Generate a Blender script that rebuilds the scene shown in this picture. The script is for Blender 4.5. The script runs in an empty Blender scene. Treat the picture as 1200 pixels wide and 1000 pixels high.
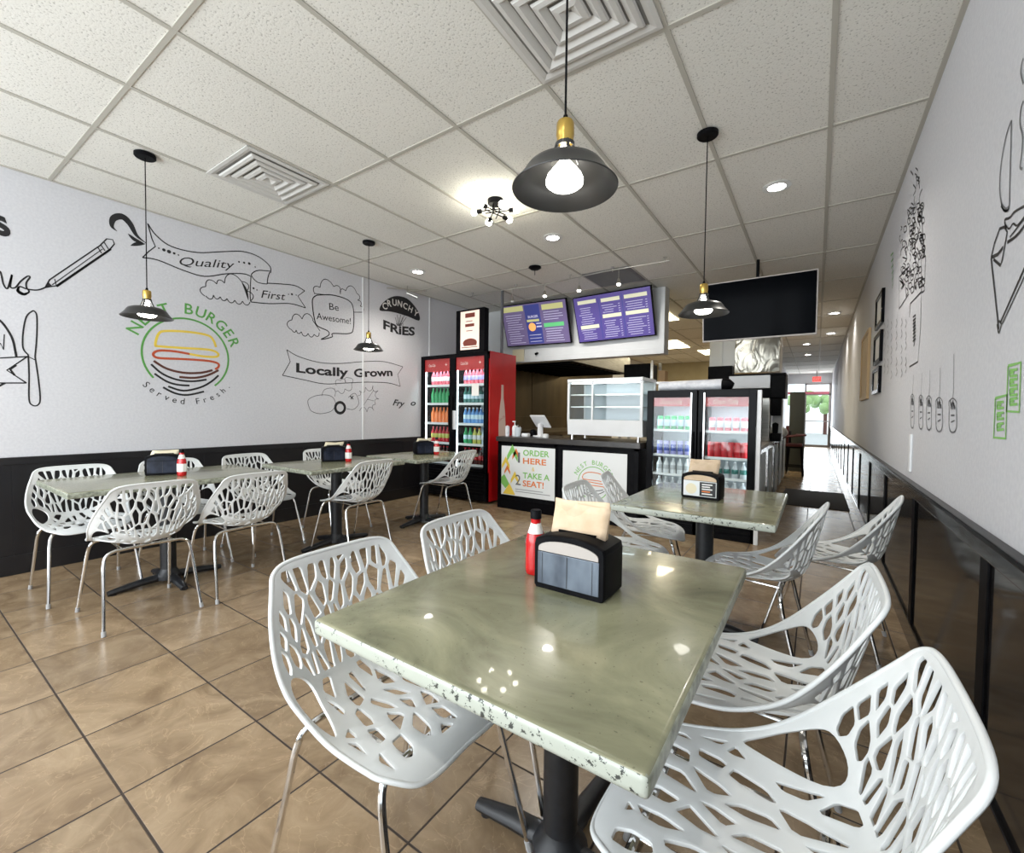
import bpy, bmesh, math, random
from mathutils import Vector, Matrix
from mathutils.geometry import delaunay_2d_cdt, tessellate_polygon
random.seed(7)
S = bpy.context.scene
COL = S.collection
PI = math.pi

# ------------------------------------------------------------------ camera solve
# two vanishing points of the room measured in the 1200x1000 photograph
H = 1.22
def _setup(vx, vy):
    f = math.sqrt(-((vx[0]-600)*(vy[0]-600)+(500-vx[1])*(500-vy[1])))
    dy = Vector((vy[0]-600, 500-vy[1], f)).normalized()
    dx = Vector((-(vx[0]-600), -(500-vx[1]), -f)).normalized()
    dz = -dx.cross(dy)
    return f, (dx, dy, dz)
FPX, AX = _setup((-161, 475), (957, 488))
def ray(u, v):
    c = Vector((u-600, 500-v, FPX))
    return Vector([a.dot(c)/FPX for a in AX])
def onx(u, v, x):
    r = ray(u, v); t = x/r.x
    return Vector((x, r.y*t, H+r.z*t))
LX, RX, CZ = -4.80, 0.469, 2.925
BY = 6.07           # plane of the header over the counter
END = 21.5

# ------------------------------------------------------------------ materials
def mat(name, col, rough=.5, metal=0., emis=None, es=0., spec=.5, coat=0.):
    m = bpy.data.materials.new(name); m.use_nodes = True
    b = m.node_tree.nodes['Principled BSDF']
    b.inputs['Base Color'].default_value = (*col, 1)
    b.inputs['Roughness'].default_value = rough
    b.inputs['Metallic'].default_value = metal
    b.inputs['Specular IOR Level'].default_value = spec
    b.inputs['Coat Weight'].default_value = coat
    if emis:
        b.inputs['Emission Color'].default_value = (*emis, 1)
        b.inputs['Emission Strength'].default_value = es
    return m
def nt(m): return m.node_tree.nodes, m.node_tree.links, m.node_tree.nodes['Principled BSDF']
def add_noise(m, c1, c2, scale=8, detail=4, bump=0., lo=.35, hi=.65, dist=.02, stretch=None):
    N, L, b = nt(m)
    tc = N.new('ShaderNodeTexCoord'); mp = N.new('ShaderNodeMapping')
    L.new(tc.outputs['Object'], mp.inputs[0])
    if stretch: mp.inputs['Scale'].default_value = stretch
    n = N.new('ShaderNodeTexNoise'); n.inputs['Scale'].default_value = scale; n.inputs['Detail'].default_value = detail
    L.new(mp.outputs[0], n.inputs[0])
    r = N.new('ShaderNodeValToRGB'); r.color_ramp.elements[0].position = lo; r.color_ramp.elements[1].position = hi
    r.color_ramp.elements[0].color = (*c1, 1); r.color_ramp.elements[1].color = (*c2, 1)
    L.new(n.outputs[0], r.inputs[0]); L.new(r.outputs[0], b.inputs['Base Color'])
    if bump:
        bp = N.new('ShaderNodeBump'); bp.inputs['Strength'].default_value = bump; bp.inputs['Distance'].default_value = dist
        L.new(n.outputs[0], bp.inputs['Height']); L.new(bp.outputs[0], b.inputs['Normal'])
    return n, r

M = {}
def m_floor():
    m = mat('floor_tile', (.4, .25, .14), .24); N, L, b = nt(m)
    geo = N.new('ShaderNodeNewGeometry'); sp = N.new('ShaderNodeSeparateXYZ'); L.new(geo.outputs['Position'], sp.inputs[0])
    def math_(op, a, bb=None, c=None):
        n = N.new('ShaderNodeMath'); n.operation = op
        for i, q in enumerate((a, bb, c)):
            if q is None: continue
            if isinstance(q, (int, float)): n.inputs[i].default_value = q
            else: L.new(q, n.inputs[i])
        return n.outputs[0]
    def axis(sock, off, pitch):
        t = math_('DIVIDE', math_('SUBTRACT', sock, off), pitch)
        fr = math_('FRACT', t); fl = math_('FLOOR', t)
        d = math_('MULTIPLY', math_('MINIMUM', fr, math_('SUBTRACT', 1, fr)), pitch)
        return d, fl
    dx_, ix = axis(sp.outputs[0], -1.771-.43*20, .4296)
    dy_, iy = axis(sp.outputs[1], .441-.4075*20, .4075)
    g = math_('MINIMUM', dx_, dy_)
    mask = N.new('ShaderNodeMapRange'); mask.inputs[1].default_value = .0025; mask.inputs[2].default_value = .0045
    L.new(g, mask.inputs[0])
    cmb = N.new('ShaderNodeCombineXYZ'); L.new(ix, cmb.inputs[0]); L.new(iy, cmb.inputs[1])
    wn = N.new('ShaderNodeTexWhiteNoise'); wn.noise_dimensions = '3D'; L.new(cmb.outputs[0], wn.inputs[0])
    # shift the stone pattern per tile
    off = N.new('ShaderNodeVectorMath'); off.operation = 'MULTIPLY_ADD'
    L.new(wn.outputs['Color'], off.inputs[0]); off.inputs[1].default_value = (9, 9, 9); L.new(geo.outputs['Position'], off.inputs[2])
    n1 = N.new('ShaderNodeTexNoise'); n1.inputs['Scale'].default_value = 4.5; n1.inputs['Detail'].default_value = 9; n1.inputs['Roughness'].default_value = .62; n1.inputs['Distortion'].default_value = 1.2
    L.new(off.outputs[0], n1.inputs[0])
    r = N.new('ShaderNodeValToRGB'); e = r.color_ramp.elements
    e[0].position = .3; e[0].color = (.175, .118, .068, 1); e[1].position = .72; e[1].color = (.35, .26, .165, 1)
    q = e.new(.5); q.color = (.255, .180, .108, 1)
    L.new(n1.outputs[0], r.inputs[0])
    # light veins
    n2 = N.new('ShaderNodeTexNoise'); n2.inputs['Scale'].default_value = 5; n2.inputs['Detail'].default_value = 5; n2.inputs['Distortion'].default_value = 2.5
    L.new(off.outputs[0], n2.inputs[0])
    v = math_('ABSOLUTE', math_('SUBTRACT', n2.outputs[0], .5))
    vm = N.new('ShaderNodeMapRange'); vm.inputs[1].default_value = .0; vm.inputs[2].default_value = .012; vm.inputs[3].default_value = .25; vm.inputs[4].default_value = 0
    L.new(v, vm.inputs[0])
    mv = N.new('ShaderNodeMixRGB'); mv.inputs[2].default_value = (.55, .40, .25, 1)
    L.new(vm.outputs[0], mv.inputs[0]); L.new(r.outputs[0], mv.inputs[1])
    tv = N.new('ShaderNodeHueSaturation'); L.new(mv.outputs[0], tv.inputs['Color'])
    tvv = N.new('ShaderNodeMapRange'); tvv.inputs[3].default_value = .88; tvv.inputs[4].default_value = 1.12
    L.new(wn.outputs['Value'], tvv.inputs[0]); L.new(tvv.outputs[0], tv.inputs['Value'])
    mx = N.new('ShaderNodeMixRGB'); mx.inputs[1].default_value = (.035, .024, .018, 1)
    L.new(mask.outputs[0], mx.inputs[0]); L.new(tv.outputs[0], mx.inputs[2]); L.new(mx.outputs[0], b.inputs['Base Color'])
    rr = N.new('ShaderNodeMapRange'); rr.inputs[3].default_value = .8; rr.inputs[4].default_value = .26
    L.new(mask.outputs[0], rr.inputs[0]); L.new(rr.outputs[0], b.inputs['Roughness'])
    hs = math_('ADD', math_('MULTIPLY', mask.outputs[0], 1.0), math_('MULTIPLY', n1.outputs[0], .5))
    bp = N.new('ShaderNodeBump'); bp.inputs['Strength'].default_value = .35; bp.inputs['Distance'].default_value = .004
    L.new(hs, bp.inputs['Height']); L.new(bp.outputs[0], b.inputs['Normal'])
    return m
def m_ceiling():
    m = mat('ceiling_tile', (.60, .59, .55), .95); N, L, b = nt(m)
    geo = N.new('ShaderNodeNewGeometry')
    n = N.new('ShaderNodeTexNoise'); n.inputs['Scale'].default_value = 95; n.inputs['Detail'].default_value = 2; L.new(geo.outputs['Position'], n.inputs[0])
    r = N.new('ShaderNodeValToRGB'); e = r.color_ramp.elements
    e[0].position = .30; e[0].color = (.44, .425, .38, 1); e[1].position = .42; e[1].color = (.76, .745, .69, 1)
    L.new(n.outputs[0], r.inputs[0])
    n3 = N.new('ShaderNodeTexNoise'); n3.inputs['Scale'].default_value = 1.3; L.new(geo.outputs['Position'], n3.inputs[0])
    mr = N.new('ShaderNodeMapRange'); mr.inputs[3].default_value = .93; mr.inputs[4].default_value = 1.06; L.new(n3.outputs[0], mr.inputs[0])
    hs = N.new('ShaderNodeHueSaturation'); L.new(r.outputs[0], hs.inputs['Color']); L.new(mr.outputs[0], hs.inputs['Value'])
    L.new(hs.outputs[0], b.inputs['Base Color'])
    bp = N.new('ShaderNodeBump'); bp.inputs['Strength'].default_value = .3; bp.inputs['Distance'].default_value = .004
    L.new(n.outputs[0], bp.inputs['Height']); L.new(bp.outputs[0], b.inputs['Normal'])
    return m
M['floor'] = m_floor(); M['ceiling'] = m_ceiling()
M['grid'] = mat('ceiling_bar', (.46, .44, .385), .7)
M['wall'] = mat('wall_paint', (.66, .66, .70), .6); add_noise(M['wall'], (.585, .585, .615), (.635, .635, .66), 60, 3, .15, dist=.003)
M['wallwarm'] = mat('kitchen_paint', (.50, .44, .28), .7); add_noise(M['wallwarm'], (.36, .31, .19), (.41, .355, .225), 3, 3)
M['header'] = mat('header_paint', (.66, .67, .67), .5); add_noise(M['header'], (.64, .65, .65), (.68, .69, .69), 4, 2)
M['wain'] = mat('wainscot_black', (.012, .012, .014), .10); 
n, r = add_noise(M['wain'], (.008, .008, .010), (.022, .019, .017), 2.2, 4)
M['wainL'] = mat('wainscot_satin', (.008, .008, .010), .35); add_noise(M['wainL'], (.006, .006, .008), (.012, .011, .012), 3, 3)
M['black'] = mat('black_plastic', (.012, .012, .014), .5, spec=.07); add_noise(M['black'], (.003, .003, .004), (.006, .006, .007), 20, 2)
M['blackgloss'] = mat('black_gloss', (.004, .004, .005), .2, spec=.06)
M['iron'] = mat('cast_iron', (.015, .017, .020), .45); add_noise(M['iron'], (.006, .007, .009), (.012, .013, .016), 30, 3, .2, dist=.002)
M['shade'] = mat('shade_black', (.018, .018, .018), .32)
M['brass'] = mat('brass', (.62, .42, .11), .28, 1.)
M['chrome'] = mat('chrome', (.78, .78, .78), .12, 1.)
M['steel'] = mat('stainless', (.55, .54, .50), .28, 1.); add_noise(M['steel'], (.48, .47, .43), (.62, .61, .57), 4, 3, stretch=(1, 1, 12))
M['darksteel'] = mat('dark_steel', (.16, .12, .07), .35, .8); add_noise(M['darksteel'], (.05, .036, .018), (.11, .08, .042), 2, 4, stretch=(1, 1, .3))
M['ductsteel'] = mat('duct_steel', (.42, .40, .34), .3, 1.)
_n, _l, _b = nt(M['ductsteel']); _t = _n.new('ShaderNodeTexNoise'); _t.inputs['Scale'].default_value = 3.5; _t.inputs['Distortion'].default_value = 1.5; _p = _n.new('ShaderNodeBump'); _p.inputs['Strength'].default_value = .5; _p.inputs['Distance'].default_value = .04; _l.new(_t.outputs[0], _p.inputs['Height']); _l.new(_p.outputs[0], _b.inputs['Normal'])
M['alu'] = mat('aluminium', (.42, .38, .35), .5, .5)
M['chair'] = mat('chair_plastic', (.74, .76, .76), .33); add_noise(M['chair'], (.66, .68, .68), (.70, .72, .72), 5, 3)
M['rubber'] = mat('foot_plastic', (.35, .35, .35), .6)
M['white'] = mat('white_plastic', (.80, .81, .82), .3); add_noise(M['white'], (.78, .79, .80), (.82, .83, .84), 6, 2)
M['offwhite'] = mat('white_metal', (.74, .75, .74), .35)
M['vent'] = mat('vent_metal', (.60, .59, .56), .35)
M['ventdark'] = mat('vent_dark', (.22, .215, .20), .8)
M['tvglass'] = mat('tv_glass', (.002, .0025, .004), .12, spec=.02)
M['ink'] = mat('ink_black', (.010, .010, .012), .5)
M['inkgrey'] = mat('ink_grey', (.13, .13, .14), .5)
M['inklight'] = mat('ink_light', (.25, .25, .26), .5)
M['green'] = mat('ink_green', (.10, .34, .07), .5)
M['limegreen'] = mat('ink_lime', (.22, .52, .12), .5)
M['yellow'] = mat('ink_yellow', (.80, .58, .07), .5)
M['orange'] = mat('ink_orange', (.75, .20, .04), .5)
M['redink'] = mat('ink_red', (.50, .08, .03), .5)
M['brown'] = mat('ink_brown', (.10, .03, .02), .5)
M['red'] = mat('red_enamel', (.55, .004, .008), .3); add_noise(M['red'], (.53, .003, .007), (.58, .006, .010), 5, 2)
M['ketchup'] = mat('ketchup_red', (.50, .006, .008), .2, coat=.4)
M['label'] = mat('label_white', (.78, .76, .72), .5)
M['napkin'] = mat('brown_napkin', (.66, .50, .34), .85); add_noise(M['napkin'], (.62, .46, .30), (.70, .54, .38), 25, 3, .2, dist=.002)
M['cream'] = mat('cream_napkin', (.80, .72, .52), .85)
M['smoke'] = mat('smoky_panel', (.16, .20, .25), .15, spec=.3); add_noise(M['smoke'], (.045, .055, .075), (.15, .18, .22), 12, 3, stretch=(1, 1, .5))
M['smokedark'] = mat('smoky_panel_dark', (.02, .025, .045), .2, spec=.3); add_noise(M['smokedark'], (.005, .007, .014), (.02, .025, .045), 12, 3)
M['wood'] = mat('counter_top', (.05, .045, .042), .3); add_noise(M['wood'], (.02, .017, .016), (.045, .04, .036), 4, 4)
M['matt'] = mat('rubber_mat', (.025, .024, .026), .85); add_noise(M['matt'], (.02, .02, .022), (.032, .03, .032), 120, 2, .5, dist=.004)
M['cardb'] = mat('cardboard', (.50, .33, .18), .8)
M['maroon'] = mat('maroon', (.10, .018, .018), .5)
M['darkgreen'] = mat('olive_cabinet', (.045, .050, .040), .5)
M['purple'] = mat('menu_purple', (.06, .045, .18), .3, emis=(.13, .09, .36), es=.34)
M['purpledark'] = mat('menu_violet', (.09, .07, .16), .3, emis=(.17, .13, .25), es=.42)
M['menunavy'] = mat('menu_navy', (.03, .04, .2), .3, emis=(.06, .07, .26), es=.35)
M['menutext'] = mat('menu_text', (.5, .5, .6), .4, emis=(.44, .40, .58), es=.42)
M['menugold'] = mat('menu_gold', (.5, .5, .2), .4, emis=(.55, .53, .25), es=.36)
M['menupale'] = mat('menu_pale', (.6, .6, .4), .4, emis=(.62, .60, .46), es=.42)
M['menugreen'] = mat('menu_green', (.1, .4, .15), .4, emis=(.10, .45, .18), es=.4)
M['menuorange'] = mat('menu_orange', (.8, .35, .1), .4, emis=(.85, .38, .12), es=.55)
M['screenpale'] = mat('screen_pale', (.5, .4, .35), .3, emis=(1., .80, .66), es=.55)
M['screenbrown'] = mat('screen_brown', (.12, .03, .02), .3, emis=(.28, .06, .04), es=.25)
M['signwhite'] = mat('sign_white', (.78, .80, .80), .35)
M['bulb'] = mat('bulb_glow', (1, 1, 1), .4, emis=(1, .97, .88), es=14)
M['bulbstar'] = mat('bulb_star', (1, 1, 1), .4, emis=(1, .96, .80), es=38)
M['down'] = mat('downlight_glow', (1, 1, 1), .4, emis=(1, .97, .92), es=16)
M['panel'] = mat('panel_glow', (1, 1, 1), .5, emis=(1, .90, .62), es=5)
M['led'] = mat('led_strip', (1, 1, 1), .5, emis=(.85, .97, 1), es=7)
M['exit'] = mat('exit_red', (.6, .03, .03), .5, emis=(1, .12, .1), es=.8)
M['coolwhite'] = mat('cooler_liner', (.60, .66, .70), .4)
M['bannerred'] = mat('banner_red', (.40, .03, .03), .4, emis=(.6, .05, .05), es=.12)
M['tanpic'] = mat('poster_tan', (.50, .33, .15), .5)
M['ledge'] = mat('threshold', (.5, .48, .45), .4)
M['bag'] = mat('crinkled_white', (.72, .73, .76), .4); add_noise(M['bag'], (.6, .61, .66), (.80, .81, .84), 14, 3, .5, dist=.02)

def m_glass(name, tint=(.95, .98, .98), gl=.10):
    m = bpy.data.materials.new(name); m.use_nodes = True
    N, L = m.node_tree.nodes, m.node_tree.links
    N.remove(N['Principled BSDF']); out = N['Material Output']
    t = N.new('ShaderNodeBsdfTransparent'); t.inputs[0].default_value = (*tint, 1)
    g = N.new('ShaderNodeBsdfGlossy'); g.inputs['Roughness'].default_value = .03
    lw = N.new('ShaderNodeLayerWeight'); pw = N.new('ShaderNodeMath'); pw.operation = 'POWER'; pw.inputs[1].default_value = 5
    L.new(lw.outputs['Facing'], pw.inputs[0]); fr = N.new('ShaderNodeMath'); fr.operation = 'MULTIPLY_ADD'; fr.inputs[1].default_value = .9; fr.inputs[2].default_value = .03
    L.new(pw.outputs[0], fr.inputs[0])
    mx = N.new('ShaderNodeMixShader'); L.new(fr.outputs[0], mx.inputs[0]); L.new(t.outputs[0], mx.inputs[1]); L.new(g.outputs[0], mx.inputs[2])
    L.new(mx.outputs[0], out.inputs[0]); return m
M['glass'] = m_glass('clear_glass')

def m_table():
    m = mat('table_top', (.27, .28, .19), .22, coat=.25); N, L, b = nt(m)
    tc = N.new('ShaderNodeTexCoord')
    n = N.new('ShaderNodeTexNoise'); n.inputs['Scale'].default_value = 3.2; n.inputs['Detail'].default_value = 7; n.inputs['Distortion'].default_value = 1.4; n.inputs['Roughness'].default_value = .6
    L.new(tc.outputs['Object'], n.inputs[0])
    r = N.new('ShaderNodeValToRGB'); e = r.color_ramp.elements
    e[0].position = .28; e[0].color = (.120, .122, .076, 1); e[1].position = .75; e[1].color = (.34, .335, .215, 1)
    q = e.new(.48); q.color = (.215, .215, .135, 1); L.new(n.outputs[0], r.inputs[0])
    n2 = N.new('ShaderNodeTexNoise'); n2.inputs['Scale'].default_value = 120; n2.inputs['Detail'].default_value = 2
    L.new(tc.outputs['Object'], n2.inputs[0])
    r2 = N.new('ShaderNodeValToRGB'); r2.color_ramp.elements[0].position = .27; r2.color_ramp.elements[0].color = (.6, .6, .6, 1); r2.color_ramp.elements[1].position = .33
    L.new(n2.outputs[0], r2.inputs[0])
    mx = N.new('ShaderNodeMixRGB'); mx.blend_type = 'MULTIPLY'; mx.inputs[0].default_value = 1
    L.new(r.outputs[0], mx.inputs[1]); L.new(r2.outputs[0], mx.inputs[2]); L.new(mx.outputs[0], b.inputs['Base Color'])
    bp = N.new('ShaderNodeBump'); bp.inputs['Strength'].default_value = .12; bp.inputs['Distance'].default_value = .01
    L.new(n.outputs[0], bp.inputs['Height']); L.new(bp.outputs[0], b.inputs['Normal'])
    return m
def m_edge():
    m = mat('table_edge', (.55, .58, .52), .3); N, L, b = nt(m)
    tc = N.new('ShaderNodeTexCoord')
    n = N.new('ShaderNodeTexNoise'); n.inputs['Scale'].default_value = 80; n.inputs['Detail'].default_value = 5; n.inputs['Roughness'].default_value = .7
    L.new(tc.outputs['Object'], n.inputs[0])
    n3 = N.new('ShaderNodeTexNoise'); n3.inputs['Scale'].default_value = 5; L.new(tc.outputs['Object'], n3.inputs[0])
    ad = N.new('ShaderNodeMath'); ad.operation = 'MULTIPLY_ADD'; ad.inputs[1].default_value = .45
    L.new(n3.outputs[0], ad.inputs[0]); L.new(n.outputs[0], ad.inputs[2])
    r = N.new('ShaderNodeValToRGB'); e = r.color_ramp.elements
    e[0].position = .645; e[0].color = (.05, .055, .05, 1); e[1].position = .664; e[1].color = (.43, .46, .40, 1)
    L.new(ad.outputs[0], r.inputs[0]); L.new(r.outputs[0], b.inputs['Base Color'])
    return m
M['table'] = m_table(); M['edge'] = m_edge()
M['edgeside'] = mat('table_edge_side', (.30, .32, .25), .3); add_noise(M['edgeside'], (.16, .17, .13), (.38, .40, .32), 40, 4)

# ------------------------------------------------------------------ mesh helpers
def mesh_obj(name, verts, faces, m, parent=None, smooth=False, loc=None):
    me = bpy.data.meshes.new(name); me.from_pydata([tuple(v) for v in verts], [], faces); me.update()
    if smooth:
        for p in me.polygons: p.use_smooth = True
    me.materials.append(m)
    o = bpy.data.objects.new(name, me); COL.objects.link(o)
    if parent: o.parent = parent
    if loc is not None: o.location = loc
    return o
def obj(name, bm, m, parent=None, smooth=False, mats=None, loc=None, sharp=35):
    bmesh.ops.recalc_face_normals(bm, faces=bm.faces)
    me = bpy.data.meshes.new(name); bm.to_mesh(me); bm.free()
    for q in (mats or [m]): me.materials.append(q)
    if smooth:
        me.shade_smooth()
        me.set_sharp_from_angle(angle=math.radians(sharp))
    o = bpy.data.objects.new(name, me); COL.objects.link(o)
    if parent: o.parent = parent
    if loc is not None: o.location = loc
    return o
def BM(): return bmesh.new()
def bx(bm, x0, x1, y0, y1, z0, z1, bev=0., mi=0, seg=2):
    r = bmesh.ops.create_cube(bm, size=1.)
    vs = r['verts']
    for v in vs:
        v.co = Vector(((x0+x1)/2+v.co.x*(x1-x0), (y0+y1)/2+v.co.y*(y1-y0), (z0+z1)/2+v.co.z*(z1-z0)))
    fs = set(f for v in vs for f in v.link_faces)
    for f in fs: f.material_index = mi
    if bev > 0:
        es = list(set(e for v in vs for e in v.link_edges))
        bmesh.ops.bevel(bm, geom=es, offset=bev, segments=seg, affect='EDGES', profile=.6)
    return bm
def lathe(bm, prof, seg=32, c=(0, 0, 0), mi=0, close=False):
    rings = []
    for r, z in prof:
        if r < 1e-5: rings.append([bm.verts.new((c[0], c[1], c[2]+z))])
        else: rings.append([bm.verts.new((c[0]+r*math.cos(2*PI*i/seg), c[1]+r*math.sin(2*PI*i/seg), c[2]+z)) for i in range(seg)])
    for a, b in zip(rings, rings[1:]):
        for i in range(seg):
            j = (i+1) % seg
            if len(a) == 1 and len(b) == 1: continue
            if len(a) == 1: f = bm.faces.new((a[0], b[i], b[j]))
            elif len(b) == 1: f = bm.faces.new((a[i], a[j], b[0]))
            else: f = bm.faces.new((a[i], a[j], b[j], b[i]))
            f.material_index = mi
    return bm
def tube(bm, pts, r, seg=10, closed=False, mi=0, flat=1.):
    pts = [Vector(p) for p in pts]; n = len(pts); rings = []
    t0 = None; nrm = None
    for i, p in enumerate(pts):
        if closed: t = (pts[(i+1) % n]-pts[i-1]).normalized()
        else: t = (pts[min(i+1, n-1)]-pts[max(i-1, 0)]).normalized()
        if nrm is None:
            up = Vector((0, 0, 1)) if abs(t.z) < .9 else Vector((1, 0, 0))
            nrm = (up-t*up.dot(t)).normalized()
        else: nrm = (nrm-t*nrm.dot(t)).normalized()
        bi = t.cross(nrm)
        rr = r[i] if isinstance(r, (list, tuple)) else r
        rings.append([bm.verts.new(p+nrm*rr*math.cos(2*PI*k/seg)+bi*rr*flat*math.sin(2*PI*k/seg)) for k in range(seg)])
    m_ = n if closed else n-1
    for i in range(m_):
        a, b = rings[i], rings[(i+1) % n]
        for k in range(seg):
            f = bm.faces.new((a[k], a[(k+1) % seg], b[(k+1) % seg], b[k])); f.material_index = mi
    if not closed:
        bm.faces.new(rings[0][::-1]).material_index = mi; bm.faces.new(rings[-1]).material_index = mi
    return bm
def catmull(p, n=6, closed=False):
    p = [Vector(q) for q in p]; out = []; N_ = len(p)
    rng = range(N_ if closed else N_-1)
    for i in rng:
        if closed: a, b, c, d = p[i-1], p[i], p[(i+1) % N_], p[(i+2) % N_]
        else: a, b, c, d = p[max(i-1, 0)], p[i], p[i+1], p[min(i+2, N_-1)]
        for k in range(n):
            t = k/n
            out.append(.5*((2*b)+(c-a)*t+(2*a-5*b+4*c-d)*t*t+(3*b-a-3*c+d)*t**3))
    if not closed: out.append(p[-1])
    return out
def prism(bm, poly, axis, d0, d1, mi=0):
    """extrude a 2-D polygon; axis 'y': poly=(x,z), axis 'x': poly=(y,z), axis 'z': poly=(x,y)"""
    def P3(a, b, d): return {'y': (a, d, b), 'x': (d, a, b), 'z': (a, b, d)}[axis]
    A_ = [bm.verts.new(P3(a, b, d0)) for a, b in poly]; B_ = [bm.verts.new(P3(a, b, d1)) for a, b in poly]
    bm.faces.new(A_).material_index = mi; bm.faces.new(B_[::-1]).material_index = mi
    n = len(poly)
    for i in range(n): bm.faces.new((A_[i], B_[i], B_[(i+1) % n], A_[(i+1) % n])).material_index = mi
    return bm

def tag(o, label=None, cat=None, group=None, kind=None):
    if label: o['label'] = label
    if cat: o['category'] = cat
    if group: o['group'] = group
    if kind: o['kind'] = kind
    return o
def thing(name, label, cat, loc=(0, 0, 0), rotz=0, group=None):
    o = bpy.data.objects.new(name, None); COL.objects.link(o)
    o.location = loc; o.rotation_euler = (0, 0, rotz); o.empty_display_size = .1
    return tag(o, label, cat, group)
def struct(name, bm, m, **k): return tag(obj(name, bm, m, **k), kind='structure')
CHILD = {}
def kids(o): return [c for c in bpy.data.objects if c.parent == o]
def dup(o, parent=None, cache={}):
    c = o.copy(); COL.objects.link(c); c.parent = parent
    for ch in kids(o): dup(ch, c)
    return c
def copy_thing(root, loc, rotz, label, group=None):
    c = dup(root); c.location = loc; c.rotation_euler = (0, 0, rotz); tag(c, label, None, group); return c

# ------------------------------------------------------------------ flat graphics (vinyl, print)
class Plane:
    """flat print on a plane: u to the reader's right, v up"""
    def __init__(s, o, u, v, off=.0015):
        s.o = Vector(o); s.u = Vector(u).normalized(); s.v = Vector(v).normalized(); s.n = s.u.cross(s.v); s.off = off
    def p(s, a, b, k=0.): return s.o+s.u*a+s.v*b+s.n*(s.off+k)
WL = Plane((LX, 0, 0), (0, 1, 0), (0, 0, 1))        # n = +x
WR = Plane((RX, 0, 0), (0, -1, 0), (0, 0, 1))       # n = -x
def pxL(u, v): p = onx(u, v, LX); return (p.y, p.z)
def pxR(u, v): p = onx(u, v, RX); return (-p.y, p.z)
def ribbon(bm, pl, pts, w, k=0., mi=0, closed=False, taper=False):
    pts = [Vector(p) for p in pts]; n = len(pts); L_, R_ = [], []
    for i, p in enumerate(pts):
        if closed: t = pts[(i+1) % n]-pts[i-1]
        else: t = pts[min(i+1, n-1)]-pts[max(i-1, 0)]
        if t.length < 1e-9: t = Vector((1, 0))
        t.normalize(); q = Vector((-t.y, t.x))
        ww = (w[i] if isinstance(w, (list, tuple)) else w)/2
        if taper: ww *= max(.12, math.sin(PI*i/(n-1)))
        L_.append(bm.verts.new(pl.p(*(p+q*ww), k))); R_.append(bm.verts.new(pl.p(*(p-q*ww), k)))
    for i in range(n if closed else n-1):
        j = (i+1) % n
        bm.faces.new((R_[i], R_[j], L_[j], L_[i])).material_index = mi
def stroke(bm, pl, pts, w, k=0., mi=0, closed=False, smooth=5, taper=False):
    if smooth and len(pts) > 2: pts = catmull([Vector(p).to_2d() if len(p) > 2 else Vector(p) for p in pts], smooth, closed)
    ribbon(bm, pl, pts, w, k, mi, closed, taper)
def fill(bm, pl, poly, k=0., mi=0):
    vs = [bm.verts.new(pl.p(a, b, k)) for a, b in poly]
    for t in tessellate_polygon([[Vector((a, b, 0)) for a, b in poly]]):
        try: bm.faces.new([vs[i] for i in t]).material_index = mi
        except ValueError: pass
def rect(bm, pl, a0, a1, b0, b1, k=0., mi=0): fill(bm, pl, [(a0, b0), (a1, b0), (a1, b1), (a0, b1)], k, mi)
def disc(bm, pl, a, b, r, k=0., mi=0, n=16): fill(bm, pl, [(a+r*math.cos(2*PI*i/n), b+r*math.sin(2*PI*i/n)) for i in range(n)], k, mi)
_tc = {}
def text2d(s, bold=0., shear=0., space=1.):
    key = (s, bold, shear, space)
    if key in _tc: return _tc[key]
    cu = bpy.data.curves.new('t', 'FONT'); cu.body = s; cu.size = 1; cu.offset = bold; cu.shear = shear; cu.space_character = space
    cu.resolution_u = 3
    o = bpy.data.objects.new('t', cu); COL.objects.link(o)
    dg = bpy.context.evaluated_depsgraph_get(); me = o.evaluated_get(dg).to_mesh()
    vs = [(v.co.x, v.co.y) for v in me.vertices]; fs = [tuple(p.vertices) for p in me.polygons]
    o.evaluated_get(dg).to_mesh_clear(); bpy.data.objects.remove(o); bpy.data.curves.remove(cu)
    _tc[key] = (vs, fs); return vs, fs
def put_text(bm, fn, s, mi=0, **k):
    vs, fs = text2d(s, **k)
    V = [bm.verts.new(fn(x, y)) for x, y in vs]
    for f in fs:
        try: bm.faces.new([V[i] for i in f]).material_index = mi
        except ValueError: pass
def text_fit(bm, pl, s, A_, B_, h, mi=0, k=0., bow=0., **kw):
    """text from A to B (plane coordinates), cap height h, optional bow"""
    vs, fs = text2d(s, **kw)
    if not vs: return
    x0 = min(v[0] for v in vs); x1 = max(v[0] for v in vs)
    A_ = Vector(A_); B_ = Vector(B_); d = (B_-A_); t = d.normalized(); q = Vector((-t.y, t.x))
    def fn(x, y):
        s_ = (x-x0)/(x1-x0)
        p = A_+d*s_+q*(y*h/.7+bow*math.sin(PI*s_)); return pl.p(p.x, p.y, k)
    put_text(bm, fn, s, mi, **kw)
def text_arc(bm, pl, s, c, R, a0, a1, h, mi=0, k=0., inward=False, **kw):
    n = len(s)
    for i, ch in enumerate(s):
        if ch == ' ': continue
        a = math.radians(a0+(a1-a0)*(i/(n-1)))
        vs, fs = text2d(ch, **kw)
        xm = (min(v[0] for v in vs)+max(v[0] for v in vs))/2
        er = Vector((math.cos(a), math.sin(a))); et = Vector((math.sin(a), -math.cos(a)))
        if inward: er = -er; et = -et; base = Vector(c)-er*R
        else: base = Vector(c)+er*R
        put_text(bm, lambda x, y: pl.p(*(base+et*(x-xm)*h/.7+er*y*h/.7), k), ch, mi, **kw)
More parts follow.
